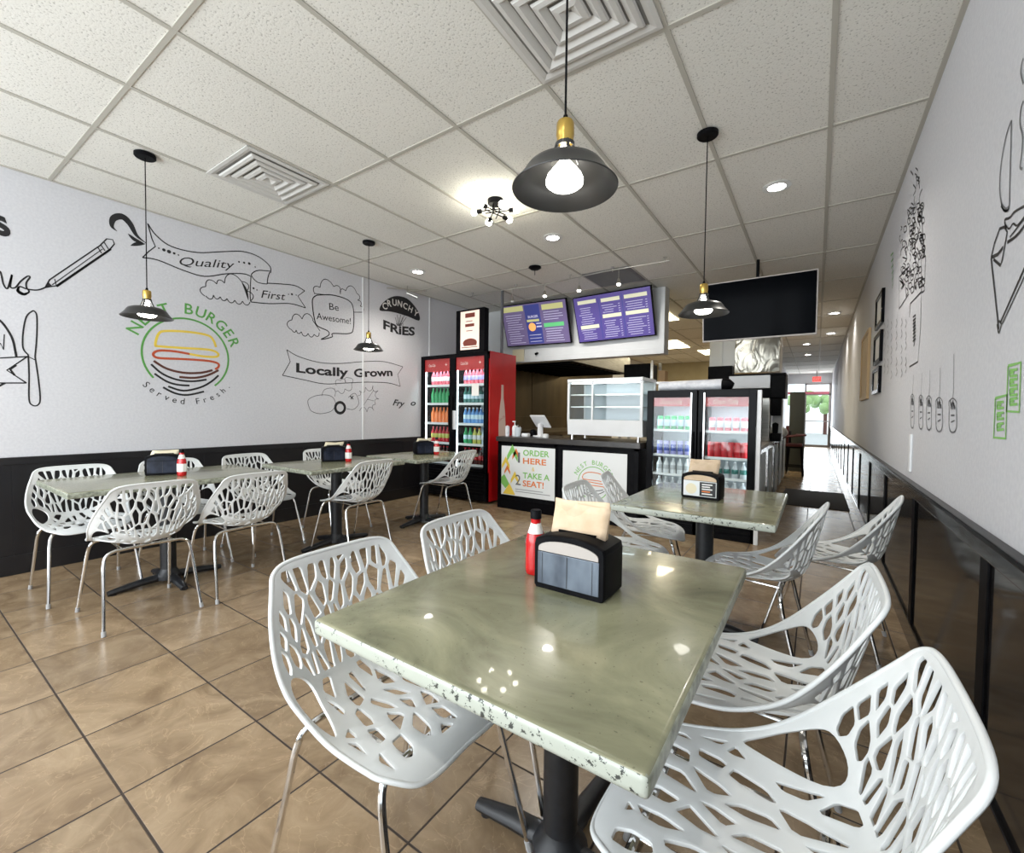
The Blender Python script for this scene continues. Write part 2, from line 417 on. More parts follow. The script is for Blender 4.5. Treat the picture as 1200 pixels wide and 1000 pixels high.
def gobj(name, bm, mats, parent=None):
    """print mesh; keeps its face order"""
    me = bpy.data.meshes.new(name); bm.to_mesh(me); bm.free()
    for q in mats: me.materials.append(q)
    o = bpy.data.objects.new(name, me); COL.objects.link(o)
    if parent: o.parent = parent
    return o

# ------------------------------------------------------------------ the room
FY0 = -1.9     # shop front behind the camera
b = BM(); bx(b, LX-.2, RX+.2, FY0-.2, END+.3, -.12, 0); struct('floor', b, M['floor'])
b = BM(); bx(b, LX-.2, RX+.2, FY0-.2, END+.3, CZ, CZ+.12); struct('ceiling', b, M['ceiling'])
b = BM(); bx(b, LX-.15, LX, FY0, 15.6, 0, CZ); struct('wall_left', b, M['wall'])
b = BM(); bx(b, RX, RX+.15, FY0, END+.1, 0, CZ); struct('wall_right', b, M['wall'])
# ceiling grid bars
b = BM()
xs = [.02-.6135*k for k in range(8)]
for x in xs: bx(b, x-.012, x+.012, FY0, END, CZ-.006, CZ+.001)
ys = [.822-1.2115*2+1.2115*k for k in range(20)]
for y in ys: bx(b, LX, RX, y-.012, y+.012, CZ-.0055, CZ+.001)
bx(b, RX-.022, RX, FY0, END, CZ-.006, CZ+.001); bx(b, LX, LX+.022, FY0, END, CZ-.006, CZ+.001)
struct('trim_1', b, M['grid'])
# wainscots
b = BM(); bx(b, LX, LX+.018, FY0, BY, 0, .855); bx(b, LX+.018, LX+.03, FY0, BY, .0, .14, .003)
bx(b, LX+.018, LX+.026, FY0, BY, .80, .855, .003)
for y in (-.6, .62, 1.84, 3.06, 4.28, 5.5): bx(b, LX+.018, LX+.022, y-.02, y+.02, .14, .80)
struct('trim_2', b, M['wainL'])
b = BM(); bx(b, RX-.018, RX, FY0, END, 0, .835)
bx(b, RX-.030, RX-.018, FY0, END, 0, .11, .004)
k = 0; y = .75
while y < END-1:
    y += 1.22
bx(b, RX-.026, RX-.018, FY0, END, .78, .835, .003)
struct('trim_3', b, M['wain'])
b = BM(); y = .75
while y < END-1:
    bx(b, RX-.026, RX-.018, y-.04, y+.04, .11, .78, .003); y += 1.22
struct('trim_7', b, M['black'])
b = BM(); bx(b, RX-.034, RX, FY0, END, .835, .855, .004); struct('trim_4', b, M['blackgloss'])
# vertical joint strips on the left wall
b = BM()
for y in (3.62, 4.80): bx(b, LX, LX+.008, y-.010, y+.010, .855, CZ-.006, .002)
struct('trim_5', b, M['white'])
# header over the counter
b = BM(); bx(b, LX, -1.70, BY, BY+.18, 2.035, CZ); bx(b, LX, -1.70, BY-.02, BY, 2.035, 2.12, .004); bx(b, -1.74, -1.70, BY-.03, BY, 2.035, CZ-.007, .004)
struct('wall_back', b, M['header'])
# kitchen behind
b = BM(); bx(b, LX, -1.0, 15.2, 15.4, 0, CZ); struct('wall_kitchen', b, M['wallwarm'])
b = BM(); bx(b, LX, LX+.012, BY+.18, 12., 0, CZ-.007)
for y in (7.72, 9.3, 10.9): bx(b, LX+.012, LX+.018, y-.02, y+.02, 0, CZ-.007)
struct('trim_6', b, M['darksteel'])
b = BM(); bx(b, -1.12, -1.0, 12.5, END, 0, CZ-.007); struct('wall_corridor', b, M['wall'])
# end of the corridor
b = BM(); bx(b, LX, -1.0, END, END+.15, 0, 2.52); bx(b, -1.0, -.42, END, END+.15, 0, .3); bx(b, LX, RX, END, END+.15, 2.52, CZ); bx(b, .44, RX, END, END+.15, 0, 2.52)
struct('wall_end', b, M['header'])
b = BM()
for a in ((-.42, -.36), (.38, .44)): bx(b, a[0], a[1], END-.03, END+.05, 0, 2.52)
bx(b, -.42, .44, END-.03, END+.05, 2.06, 2.12); bx(b, -.42, .44, END-.03, END+.05, 2.48, 2.52)
d = struct('door_1', b, M['alu'])
b = BM(); bx(b, -.36, .38, END, END+.012, .06, 2.06); tag(obj('door_glass', b, M['glass'], d))
b = BM(); bx(b, -.36, .38, END-.03, END+.03, 0, .08); bx(b, -.36, .38, END-.03, END, 1.0, 1.04); obj('push_bar', b, M['alu'], d)
b = BM(); bx(b, -.42, .44, END+.01, END+.02, 2.12, 2.48); bx(b, -1.0, -.42, END+.01, END+.02, .3, 2.52); w = struct('window_1', b, M['glass'])
b = BM(); bx(b, -1.0, .38, END-.046, END-.034, 2.10, 2.20); tag(obj('door_banner', b, mat('pink_film', (.75, .2, .25), .5)), 'pinkish red film strip across the bottom of the transom above the end door', 'sign')
# shop front behind the photographer: frames and glass
b = BM(); bx(b, LX, RX, FY0-.15, FY0, 0, .35); bx(b, LX, RX, FY0-.15, FY0, 2.75, CZ)
struct('wall_front', b, M['header'])
b = BM()
for x in (LX, -3.5, -2.2, -.9, RX-.06): bx(b, x, x+.06, FY0-.1, FY0, .35, 2.75)
w2 = struct('window_2', b, M['alu'])
b = BM(); bx(b, LX, RX, FY0-.06, FY0-.05, .35, 2.75); obj('window_glass', b, M['glass'], w2)

# floor mat in the corridor
b = BM(); bx(b, -.40, .385, 7.15, 8.70, .0, .010, .004)
tag(obj('floor_mat', b, M['matt'], smooth=True), 'black rubber mat lying across the tiled corridor', 'mat')

# ------------------------------------------------------------------ chair
def interp(tab, s):
    if s <= tab[0][0]: return tab[0][1]
    for (a, x), (c, y) in zip(tab, tab[1:]):
        if s <= c:
            t = (s-a)/(c-a); t = t*t*(3-2*t) if len(tab) < 4 else t
            return x+(y-x)*t
    return tab[-1][1]
PROF = catmull([(.240, .424, 0), (.205, .446, 0), (.10, .452, 0), (0, .445, 0), (-.09, .440, 0), (-.155, .448, 0), (-.205, .482, 0), (-.235, .545, 0), (-.262, .66, 0), (-.292, .805, 0)], 12)
ARC = [0]
for a_, c_ in zip(PROF, PROF[1:]): ARC.append(ARC[-1]+(c_-a_).length)
CL = ARC[-1]
def prof(s):
    s = min(max(s, 0), CL)
    for i in range(len(ARC)-1):
        if s <= ARC[i+1]:
            t = (s-ARC[i])/(ARC[i+1]-ARC[i]); return PROF[i].lerp(PROF[i+1], t)
    return PROF[-1]
WT = catmull([(0, .170), (.06, .202), (.2, .228), (.35, .245), (.45, .256), (.55, .254), (.65, .236), (.73, .212), (CL, .190)], 8)
def wid(s): return interp([(p.x, p.y) for p in WT], s)
SIDE = catmull([(0, .236, .425), (.06, .186, .447), (.14, .11, .459), (.22, .042, .474), (.30, -.012, .497), (.38, -.058, .526), (.46, -.100, .562), (.54, -.142, .607), (.62, -.187, .662), (.70, -.231, .722), (CL, -.286, .803)], 8)
LIFT = []; FWD = []
for q_ in SIDE:
    c_ = prof(q_.x); FWD.append((q_.x, q_.y-c_.x)); LIFT.append((q_.x, q_.z-c_.y))
def shell(a, s):
    p = prof(s); w = wid(s); q = min(abs(a)/w, 1.05)**2.2
    return Vector((p.x+interp(FWD, s)*q, a, p.y+interp(LIFT, s)*q))
def outline():
    half = []
    r = .05
    half += [(0, 0.004), (.09, .000), (.135, .004), (.163, .018), (.186, .045)]
    s = .08
    while s < CL-.075: half.append((wid(s), s)); s += .03
    half += [(wid(CL-.06), CL-.06), (.199, CL-.032), (.178, CL-.012), (.145, CL-.003), (.09, CL), (0, CL+.002)]
    pts = half+[(-a, s) for a, s in reversed(half[1:-1])]
    return [tuple(p) for p in catmull(pts, 3, True)]
def clip(poly, n, d):
    """keep points with n.p <= d"""
    out = []
    for i in range(len(poly)):
        p, q = poly[i], poly[(i+1) % len(poly)]
        a = n[0]*p[0]+n[1]*p[1]-d; c = n[0]*q[0]+n[1]*q[1]-d
        if a <= 0: out.append(p)
        if a*c < 0:
            t = a/(a-c); out.append((p[0]+(q[0]-p[0])*t, p[1]+(q[1]-p[1])*t))
    return out
def area(p): return .5*sum(p[i][0]*p[(i+1) % len(p)][1]-p[(i+1) % len(p)][0]*p[i][1] for i in range(len(p)))
def inset(poly, d):
    if area(poly) < 0: poly = poly[::-1]
    out = poly
    for i in range(len(poly)):
        p, q = poly[i], poly[(i+1) % len(poly)]
        ex, ey = q[0]-p[0], q[1]-p[1]; l = math.hypot(ex, ey)
        if l < 1e-6: continue
        n = (ey/l, -ex/l); out = clip(out, n, n[0]*p[0]+n[1]*p[1]-d)
        if len(out) < 3: return []
    return out
def chaikin(p, n=1, r=.25):
    for _ in range(n):
        o = []
        for i in range(len(p)):
            a, c = p[i], p[(i+1) % len(p)]
            if math.hypot(c[0]-a[0], c[1]-a[1]) < .002: o.append(a); continue
            o.append((a[0]*(1-r)+c[0]*r, a[1]*(1-r)+c[1]*r)); o.append((a[0]*r+c[0]*(1-r), a[1]*r+c[1]*(1-r)))
        p = o
    return p
def inside(p, poly):
    c = False; x, y = p; j = len(poly)-1
    for i in range(len(poly)):
        xi, yi = poly[i]; xj, yj = poly[j]
        if (yi > y) != (yj > y) and x < (xj-xi)*(y-yi)/(yj-yi)+xi: c = not c
        j = i
    return c
def segdist(p, poly):
    m_ = 1e9; P0 = Vector(p)
    for i in range(len(poly)):
        a = Vector(poly[i]); c = Vector(poly[(i+1) % len(poly)]); d = c-a
        t = max(0, min(1, (P0-a).dot(d)/max(d.length_squared, 1e-12))); m_ = min(m_, (a+d*t-P0).length)
    return m_
def make_holes():
    holes = []
    side = [(.205, .245), (.222, .30), (.232, .37), (.234, .44), (.222, .485), (.190, .490), (.160, .470), (.150, .43), (.165, .36), (.185, .29)]
    for sg in (1, -1): holes.append([tuple(p) for p in catmull([(sg*a, s) for a, s in side], 3, True)])
    def field(s0, s1, lim, cw, cl, strut, rnd, tree, slim, lean, fan):
        rg = random.Random(rnd); seeds = []
        rows = int(round((s1-s0)/cl)); 
        for r_ in range(-1, rows+1):
            n = int(round(2*.25/cw))
            for c_ in range(-1, n+1):
                p_ = -.25+(c_+.5+(.5 if r_ % 2 else 0)+rg.uniform(-.30, .30))*cw
                s_ = s0+(r_+.5+rg.uniform(-.48, .48))*cl
                seeds.append((p_, s_))
        K = cl/cw
        def warp(p_, s_):      # branches fan out from the trunk
            a = p_*(1+tree*(s_-s0))/(1+tree*(s1-s0)*.6)
            return (a, s_)
        for i, (p_, s_) in enumerate(seeds):
            c = [(p_-.2, s_/K-.2), (p_+.2, s_/K-.2), (p_+.2, s_/K+.2), (p_-.2, s_/K+.2)]
            for j, (p2, s2) in enumerate(seeds):
                if i == j: continue
                dx, dy = p2-p_, (s2-s_)/K
                if dx*dx+dy*dy > .09: continue
                c = clip(c, (dx, dy), (p2*p2+(s2/K)**2-p_**2-(s_/K)**2)/2)
                if len(c) < 3: break
            if len(c) < 3: continue
            c = inset([(x, y*K) for x, y in c], strut)
            if len(c) < 3: continue
            c = [warp(x, y) for x, y in c]
            gx = sum(q[0] for q in c)/len(c); gy = sum(q[1] for q in c)/len(c)
            sl_ = rg.uniform(*slim); sh = rg.uniform(-lean, lean)-gx*fan
            c = [(gx+(x-gx)*sl_+(y-gy)*sh, y) for x, y in c]
            c = clip(c, (0, 1), s1); c = clip(c, (0, -1), -s0)
            if len(c) < 3: continue
            sc = sum(q[1] for q in c)/len(c); sl = (lim(sc+.02)-lim(sc-.02))/.04
            for sg in (1, -1): c = clip(c, (sg, -sl), lim(sc)-sl*sc)
            if len(c) < 3 or abs(area(c)) < .00012: continue
            holes.append(chaikin(c, 1, .13))
    field(.475, CL-.026, lambda s: min(wid(s)-.026, .255) if s > .505 else .135, .034, .074, .0042, 5, .8, (.74, .95), .16, -.5)
    field(.060, .458, lambda s: (wid(s)-.034) if s < .22 else max(.128, wid(s)-.034-(s-.22)*1.2) if s < .30 else .138, .060, .088, .0075, 11, -.2, (.42, .66), .22, .9)
    return holes
def chair_shell():
    out = outline(); holes = make_holes()
    V2 = []; E = []
    def ring(poly):
        b0 = len(V2)
        for p in poly: V2.append(Vector(p))
        n = len(poly)
        for i in range(n): E.append((b0+i, b0+(i+1) % n))
    ring(out)
    for h in holes: ring(h)
    boxes = [(min(p[0] for p in h)-.006, max(p[0] for p in h)+.006, min(p[1] for p in h)-.006, max(p[1] for p in h)+.006) for h in holes]
    s = .012
    while s < CL:
        a = -.255
        while a < .256:
            p = (a, s); ok = inside(p, out) and segdist(p, out) > .007
            if ok:
                for h, bb in zip(holes, boxes):
                    if bb[0] < a < bb[1] and bb[2] < s < bb[3] and (inside(p, h) or segdist(p, h) < .005): ok = False; break
            if ok: V2.append(Vector(p))
            a += .016
        s += .016
    vs, es, fs, _, _, _ = delaunay_2d_cdt(V2, E, [], 0, 1e-5)
    bm = BM(); B_ = [bm.verts.new(shell(v.x, v.y)) for v in vs]
    for f in fs:
        c = ((vs[f[0]].x+vs[f[1]].x+vs[f[2]].x)/3, (vs[f[0]].y+vs[f[1]].y+vs[f[2]].y)/3)
        if not inside(c, out): continue
        if any(bb[0] < c[0] < bb[1] and bb[2] < c[1] < bb[3] and inside(c, h) for h, bb in zip(holes, boxes)): continue
        bm.faces.new([B_[i] for i in f])
    bmesh.ops.delete(bm, geom=[v for v in bm.verts if not v.link_faces], context='VERTS')
    bmesh.ops.recalc_face_normals(bm, faces=bm.faces)
    me = bpy.data.meshes.new('tmp'); bm.to_mesh(me); bm.free()
    o = bpy.data.objects.new('tmp', me); COL.objects.link(o)
    md = o.modifiers.new('s', 'SOLIDIFY'); md.thickness = .0075; md.offset = 0
    mb = o.modifiers.new('b', 'BEVEL'); mb.width = .0018; mb.segments = 2; mb.limit_method = 'ANGLE'; mb.angle_limit = math.radians(50)
    dg = bpy.context.evaluated_depsgraph_get(); m2 = bpy.data.meshes.new_from_object(o.evaluated_get(dg))
    bpy.data.objects.remove(o)
    bm = BM(); bm.from_mesh(m2)
    rim = [shell(a*.992, s) for a, s in out]
    tube(bm, rim, .0062, 8, True)
    return bm
def make_chair(label, group):
    t = thing('lattice_chair', label, 'chair', group=group)
    obj('seat_shell', chair_shell(), M['chair'], t, smooth=True, sharp=48)
    for sx in (1, -1):
        for sy in (1, -1):
            if sx > 0: pts = [(.275, .228, .012), (.195, .206, .30), (.172, .198, .385), (.160, .182, .424), (.156, .150, .436), (.155, .0, .437)]
            else: pts = [(-.235, .228, .012), (-.165, .210, .29), (-.148, .203, .370), (-.140, .186, .410), (-.135, .150, .424), (-.133, .0, .427)]
            pts = [Vector((x, y*sy, z)) for x, y, z in pts]
            cv = pts[:1]+catmull(pts[1:-1], 4)+pts[-1:]
            b = BM(); tube(b, cv, .0088, 10)
            lg = obj('leg', b, M['chrome'], t, smooth=True)
            b = BM(); p = pts[0]; d_ = (pts[1]-pts[0]).normalized(); q = p-d_*(.011/d_.z)
            tube(b, [(q.x, q.y, 0.0), p+d_*.016], .0105, 10); obj('foot_cap', b, M['rubber'], lg, smooth=True)
    for sy in (1, -1):
        b = BM(); tube(b, [(.158, .12*sy, .436), (-.134, .12*sy, .426)], .0055, 8); obj('seat_rail', b, M['chrome'], t, smooth=True)
    return t
chair0 = make_chair('x', None)
def put_chair(x, y, deg, label, group, first=[True]):
    if first[0]:
        first[0] = False; chair0.location = (x, y, 0); chair0.rotation_euler = (0, 0, math.radians(deg)); tag(chair0, label, None, group); return chair0
    return copy_thing(chair0, (x, y, 0), math.radians(deg), label, group)
GR = 'white lattice chairs around the dining tables'
CH = [
 (-.905, .80, 0, 'white lattice chair nearest the camera on the left of the foreground table'),
 (-.895, 1.33, 0, 'white lattice chair left of the foreground table, only its upper back showing past the edge'),
 (-.10, .92, 180, 'biggest white lattice chair, in the bottom right corner'),
 (-.145, 1.45, 181, 'white lattice chair right of the foreground table, just behind the biggest chair'),
 (-.24, 2.50, 176, 'white lattice chair tucked at the right side of the second right-row table'),
 (.08, 3.0, 172, 'white lattice chair pushed back against the black panelling of the right wall'),
 (-.90, 2.42, 4, 'white lattice chair whose back shows right behind the foreground napkins'),
 (-.93, 2.98, 14, 'white lattice chair seen almost edge-on in front of the round logo sign'),
 (-3.335, .93, 180, 'white lattice chair on the aisle side of the nearest left-wall table, leftmost there'),
 (-3.30, 1.46, 180, 'white lattice chair on the aisle side of the nearest left-wall table, right one'),
 (-4.08, .84, 0, 'leftmost white lattice chair, on the wall side of the nearest left-wall table'),
 (-4.10, 1.42, 0, 'white lattice chair behind the nearest left-wall ketchup, only its top showing'),
 (-3.33, 2.42, 184, 'white lattice chair alone on the aisle side of the middle left-wall table'),
 (-4.10, 2.02, 4, 'white lattice chair on the wall side of the middle left-wall table, left one'),
 (-4.12, 2.78, 0, 'white lattice chair on the wall side of the middle left-wall table, right one'),
 (-3.36, 3.62, 188, 'white lattice chair in front of the tall drinks cooler, alone at its table'),
]
for c in CH: put_chair(c[0], c[1], c[2], c[3], GR)

# ------------------------------------------------------------------ tables
def make_table(x0, x1, y0, y1, label, edge='edge'):
    cx, cy = (x0+x1)/2, (y0+y1)/2; w, l = (x1-x0), (y1-y0)
    t = thing('dining_table', label, 'table', (cx, cy, 0), 0, 'grey green pedestal tables')
    b = BM(); bx(b, -w/2, w/2, -l/2, l/2, .714, .750, .012, seg=4)
    for f in b.faces:
        n = f.normal
        if abs(n.z) < .8: f.material_index = 1 if abs(n.y) > abs(n.x) else 2
    obj('tabletop', b, None, t, smooth=True, mats=[M['table'], M[edge], M['edgeside']], sharp=60)
    b = BM(); bx(b, -.20, .20, -.20, .20, .700, .716, .003); obj('mounting_plate', b, M['iron'], t)
    b = BM(); lathe(b, [(.0, .055), (.047, .055), (.047, .70), (0, .70)], 28); lathe(b, [(.0, .03), (.075, .03), (.075, .055), (.052, .085), (.047, .10)], 28)
    obj('column', b, M['iron'], t, smooth=True)
    b = BM()
    for k in range(4):
        a = PI/2*k; d_ = Vector((math.cos(a), math.sin(a), 0)); L_ = .28 if k % 2 == 0 else .33
        pts = [d_*.04+Vector((0, 0, .045)), d_*.15+Vector((0, 0, .038)), d_*(L_-.04)+Vector((0, 0, .022)), d_*L_+Vector((0, 0, .016))]
        tube(b, pts, [.026, .024, .019, .016], 12, flat=1.25)
        lathe(b, [(0, 0), (.018, 0), (.018, .014), (0, .014)], 12, tuple(d_*(L_-.03)))
    obj('cross_base', b, M['iron'], t, smooth=True)
    return t
make_table(-.925, -.165, .565, 1.535, 'big foreground table with chipped white edge and mottled green-grey top')
make_table(-.880, -.130, 2.20, 3.16, 'second table of the right row, with the advert-faced napkin holder standing on it')
make_table(-4.13, -3.37, .62, 1.78, 'left-wall table nearest the camera with four white chairs', 'edgeside')
make_table(-3.97, -3.21, 1.95, 2.90, 'middle table along the left wall', 'edgeside')
make_table(-3.92, -3.16, 3.00, 3.95, 'farthest left-wall table, in front of the tall drinks cooler', 'edgeside')

# ------------------------------------------------------------------ napkin dispensers, ketchup
def napkin_holder(loc, rz, label, ad=False, cream=False):
    t = thing('napkin_dispenser', label, 'napkin dispenser', loc, math.radians(rz), 'napkin dispensers on the tables')
    W, D, Hh = .103, .063, .150
    def top(x): return Hh-.020*(abs(x)/W)**2.3
    b = BM(); prof_ = [(-W+.006, 0), (W-.006, 0), (W, .008)]
    xs_ = [W*math.cos(PI*i/24) for i in range(25)]
    prof_ += [(x, top(x)-(.012 if abs(x) > W*.99 else 0)) for x in xs_]+[(-W, .008)]
    # rounded cross-section: stack of insets along y
    rings = []
    secs = [(-D, .88), (-D+.004, .96), (-D+.010, 1.), (D-.010, 1.), (D-.004, .96), (D, .88)]
    for y, k_ in secs:
        rings.append([b.verts.new((x*(1-(1-k_)*.35), y, .0+(z-.07)*(1-(1-k_)*.35)+.07 if z > .02 else z)) for x, z in prof_])
    n = len(prof_)
    for r0, r1 in zip(rings, rings[1:]):
        for i in range(n): b.faces.new((r0[i], r0[(i+1) % n], r1[(i+1) % n], r1[i]))
    b.faces.new(rings[0][::-1]); b.faces.new(rings[-1])
    obj('case', b, M['black'], t, smooth=True)
    for sy in (-1, 1):
        pl = Plane((0, sy*D, 0), (-sy, 0, 0), (0, 0, 1), .0012)
        b = BM(); y = sy*(D+.003)
        bx(b, -.088, .088, min(sy*D, y)-.0005, max(sy*D, y)+.0005, .014, .100, .002)
        p_ = obj('display_window', b, M['signwhite'] if ad else M['smokedark'] if cream else M['smoke'], t)
        pl = Plane((0, y+sy*.0005, 0), (-sy, 0, 0), (0, 0, 1), .0008)
        b = BM()
        if ad:
            rect(b, pl, .0, .084, .018, .096, 0, 1); disc(b, pl, -.045, .055, .030, 0.0003, 2)
            for i in range(5): rect(b, pl, .012, .012+.055-.012*(i % 2), .028+.013*i, .035+.013*i, .0004, 3 if i != 1 else 4)
            gobj('printed_advert', b, [M['inkgrey'], M['ink'], M['cream'], M['label'], M['orange']], p_)
        else:
            rect(b, pl, -.001, .001, .016, .098, 0, 0)
            for xx in (-.074, .070): rect(b, pl, xx, xx+.0012, .016, .098, 0, 0)
            gobj('window_seam', b, [M['ink']], p_)
        b = BM(); poly = [(-.086, .102), (.086, .102)]+[(.086*math.cos(PI*i/14), .110+.024*math.sin(PI*i/14)) for i in range(15)]
        prism(b, poly, 'y', min(sy*(D-.002), sy*(D+.003)), max(sy*(D-.002), sy*(D+.003)))
        f_ = obj('face_plate', b, M['napkin'] if ad else M['smokedark'] if cream else M['alu'], t)
    b = BM(); bx(b, -.055, .055, -.012, .012, Hh-.004, Hh+.001); obj('napkin_slot', b, M['blackgloss'], t)
    b = BM(); rg = random.Random(int(loc[0]*100))
    for i in range(3):
        y = -.008+i*.008; tilt = rg.uniform(-.10, .10); h_ = (.062 if ad else .082)+.008*i if not cream else .032
        ww = .080
        for j in range(8):
            pass
        vs = []
        for r_ in range(5):
            for c_ in range(9):
                a = -ww+2*ww*c_/8; z = Hh-.01+h_*r_/4
                vs.append(b.verts.new((a+.012*r_/4, y+.006*math.sin(c_*.9+i)*(r_/4)-.01*(r_/4)**2*i, z+tilt*a*(r_/4))))
        for r_ in range(4):
            for c_ in range(8): b.faces.new((vs[r_*9+c_], vs[r_*9+c_+1], vs[(r_+1)*9+c_+1], vs[(r_+1)*9+c_]))
    nk = obj('napkins', b, M['cream'] if cream else M['napkin'], t, smooth=True)
    sm = nk.modifiers.new('t', 'SOLIDIFY'); sm.thickness = .0016
    return t
napkin_holder((-.522, 1.087, .75), 0, 'black napkin dispenser with smoky window and tall brown napkins on the foreground table')
napkin_holder((-.525, 2.70, .75), -3, 'napkin dispenser with a printed advert face on the second right-row table', ad=True)
napkin_holder((-3.86, 1.22, .75), 62, 'black napkin dispenser with cream napkins on the left table nearest the camera', cream=True)
napkin_holder((-3.72, 2.48, .75), 62, 'black napkin dispenser with brown napkins on the middle left-wall table', cream=True)
napkin_holder((-3.60, 3.52, .75), 62, 'black napkin dispenser on the farthest left-wall table in front of the cooler', cream=True)
def ketchup(loc, label, rz=0, front=True):
    t = thing('ketchup_bottle', label, 'ketchup bottle', loc, math.radians(rz), 'ketchup bottles beside the napkin dispensers')
    b = BM(); lathe(b, [(0, 0), (.026, 0), (.030, .004), (.031, .02), (.031, .095), (.028, .112), (.016, .142), (.0145, .150), (0, .150)], 8)
    for v in b.verts: v.co.y *= .8
    obj('bottle_body', b, M['ketchup'], t, smooth=True, sharp=60)
    b = BM(); lathe(b, [(.0315, .03), (.0325, .031), (.0325, .085), (.0315, .086)], 8)
    for v in b.verts: v.co.y *= .8
    if front: lb = obj('front_label', b, M['label'], t)
    else: b.free()
    b = BM(); lathe(b, [(.0245, .121), (.0178, .141), (.0158, .150), (0, .151)], 16)
    for v in b.verts: v.co.x *= .96; v.co.y *= .9
    obj('neck_label', b, M['label'], t, smooth=True)
    b = BM(); lathe(b, [(0, .148), (.0145, .149), (.0145, .163), (0, .163)], 16); obj('cap_collar', b, M['ketchup'], t, smooth=True)
    b = BM(); lathe(b, [(0, .163), (.0165, .163), (.0165, .184), (.014, .188), (0, .188)], 16); obj('cap', b, M['black'], t, smooth=True)
    return t
ketchup((-.668, 1.105, .75), 'ketchup bottle with black cap half behind the foreground napkin dispenser', 20, False)
ketchup((-3.67, 1.26, .75), 'ketchup bottle with white label on the left table nearest the camera', 30)
ketchup((-3.56, 2.53, .75), 'slim red ketchup bottle on the middle left-wall table', 10)
ketchup((-3.46, 3.58, .75), 'ketchup bottle on the farthest left-wall table in front of the cooler', 30)

# ------------------------------------------------------------------ pendants
def pendant(x, y, label):
    t = thing('pendant_lamp', label, 'pendant lamp', (x, y, 1.85), 0, 'black pendant lamps with brass sockets')
    c = CZ-1.85-.006
    b = BM(); lathe(b, [(0, c), (.060, c), (.060, c-.018), (.054, c-.024), (0, c-.024)], 32); obj('canopy', b, M['black'], t, smooth=True)
    b = BM(); tube(b, [(0, 0, c-.02), (0, 0, .165)], .0032, 8); obj('cord', b, M['black'], t, smooth=True)
    b = BM(); lathe(b, [(0, .185), (.006, .183), (.010, .165), (0, .163)], 16); obj('cord_grip', b, M['black'], t, smooth=True)
    b = BM(); lathe(b, [(0, .168), (.021, .166), (.024, .160), (.0245, .128), (.022, .118), (.0235, .110), (.022, .105), (0, .104)], 24); obj('socket', b, M['brass'], t, smooth=True)
    # slotted neck: four ribs
    b = BM()
    for k in range(4):
        a = PI/4+PI/2*k; tube(b, [(.021*math.cos(a), .021*math.sin(a), .108), (.028*math.cos(a), .028*math.sin(a), .085), (.042*math.cos(a), .042*math.sin(a), .056)], .0052, 8)
    lathe(b, [(.0235, .108), (.026, .108), (.026, .098), (.0235, .098)], 24)
    obj('neck_cage', b, M['shade'], t, smooth=True)
    b = BM(); P_ = [(.040, .058), (.052, .056), (.082, .050), (.102, .041), (.112, .028), (.117, .018), (.141, -.010), (.1445, -.013)]
    lathe(b, P_+[(.1435, -.015)]+[(r-.0022, z-.0022) for r, z in P_[::-1]]+[P_[0]], 56)
    obj('lamp_shade', b, M['shade'], t, smooth=True, sharp=50)
    b = BM(); lathe(b, [(0, .100), (.014, .098), (.015, .060), (.030, .042), (.046, .022), (.051, .008), (.050, -.001), (.040, -.009), (.022, -.013), (0, -.014)], 28)
    obj('bulb', b, M['bulb'], t, smooth=True)
    return t
pendant(-.588, 1.10, 'large black pendant lamp with lit bulb hanging over the foreground table')
pendant(-.588, 2.91, 'black pendant lamp hanging in front of the big black television')
pendant(-3.755, 1.10, 'black pendant lamp hanging over the left table, in front of the burger logo')
pendant(-3.760, 2.906, 'small black pendant lamp hanging in front of the locally grown banner')
# star ceiling lamp
t = thing('star_ceiling_lamp', 'black six-armed ceiling lamp with round glowing bulbs', 'ceiling lamp', (-2.165, 2.89, CZ-.006))
b = BM(); lathe(b, [(0, 0), (.062, 0), (.062, -.03), (.055, -.038), (0, -.038)], 32); obj('canopy', b, M['black'], t, smooth=True)
b = BM()
for q in ((-.025, 0), (.028, .015), (0, -.025)): tube(b, [(q[0], q[1], -.03), (q[0], q[1], -.105)], .005, 8)
obj('drop_rod', b, M['black'], t, smooth=True)
for k in range(6):
    ang = k*PI/3+.3; dv = Vector((math.cos(ang), math.sin(ang), 0)); nv = Vector((-dv.y, dv.x, 0))*(.022)
    z = -.085-.012*(k % 3)
    b = BM(); tube(b, [nv-dv*.09+Vector((0, 0, z)), nv+dv*.11+Vector((0, 0, z))], .0045, 8); ar = obj('arm', b, M['black'], t, smooth=True)
    b = BM(); tube(b, [nv+dv*.11+Vector((0, 0, z)), nv+dv*.148+Vector((0, 0, z))], .017, 12); obj('bulb_socket', b, M['black'], ar, smooth=True)
    b = BM(); bmesh.ops.create_uvsphere(b, u_segments=16, v_segments=10, radius=.027, matrix=Matrix.Translation(nv+dv*.172+Vector((0, 0, z)))); obj('bulb', b, M['bulbstar'], ar, smooth=True)
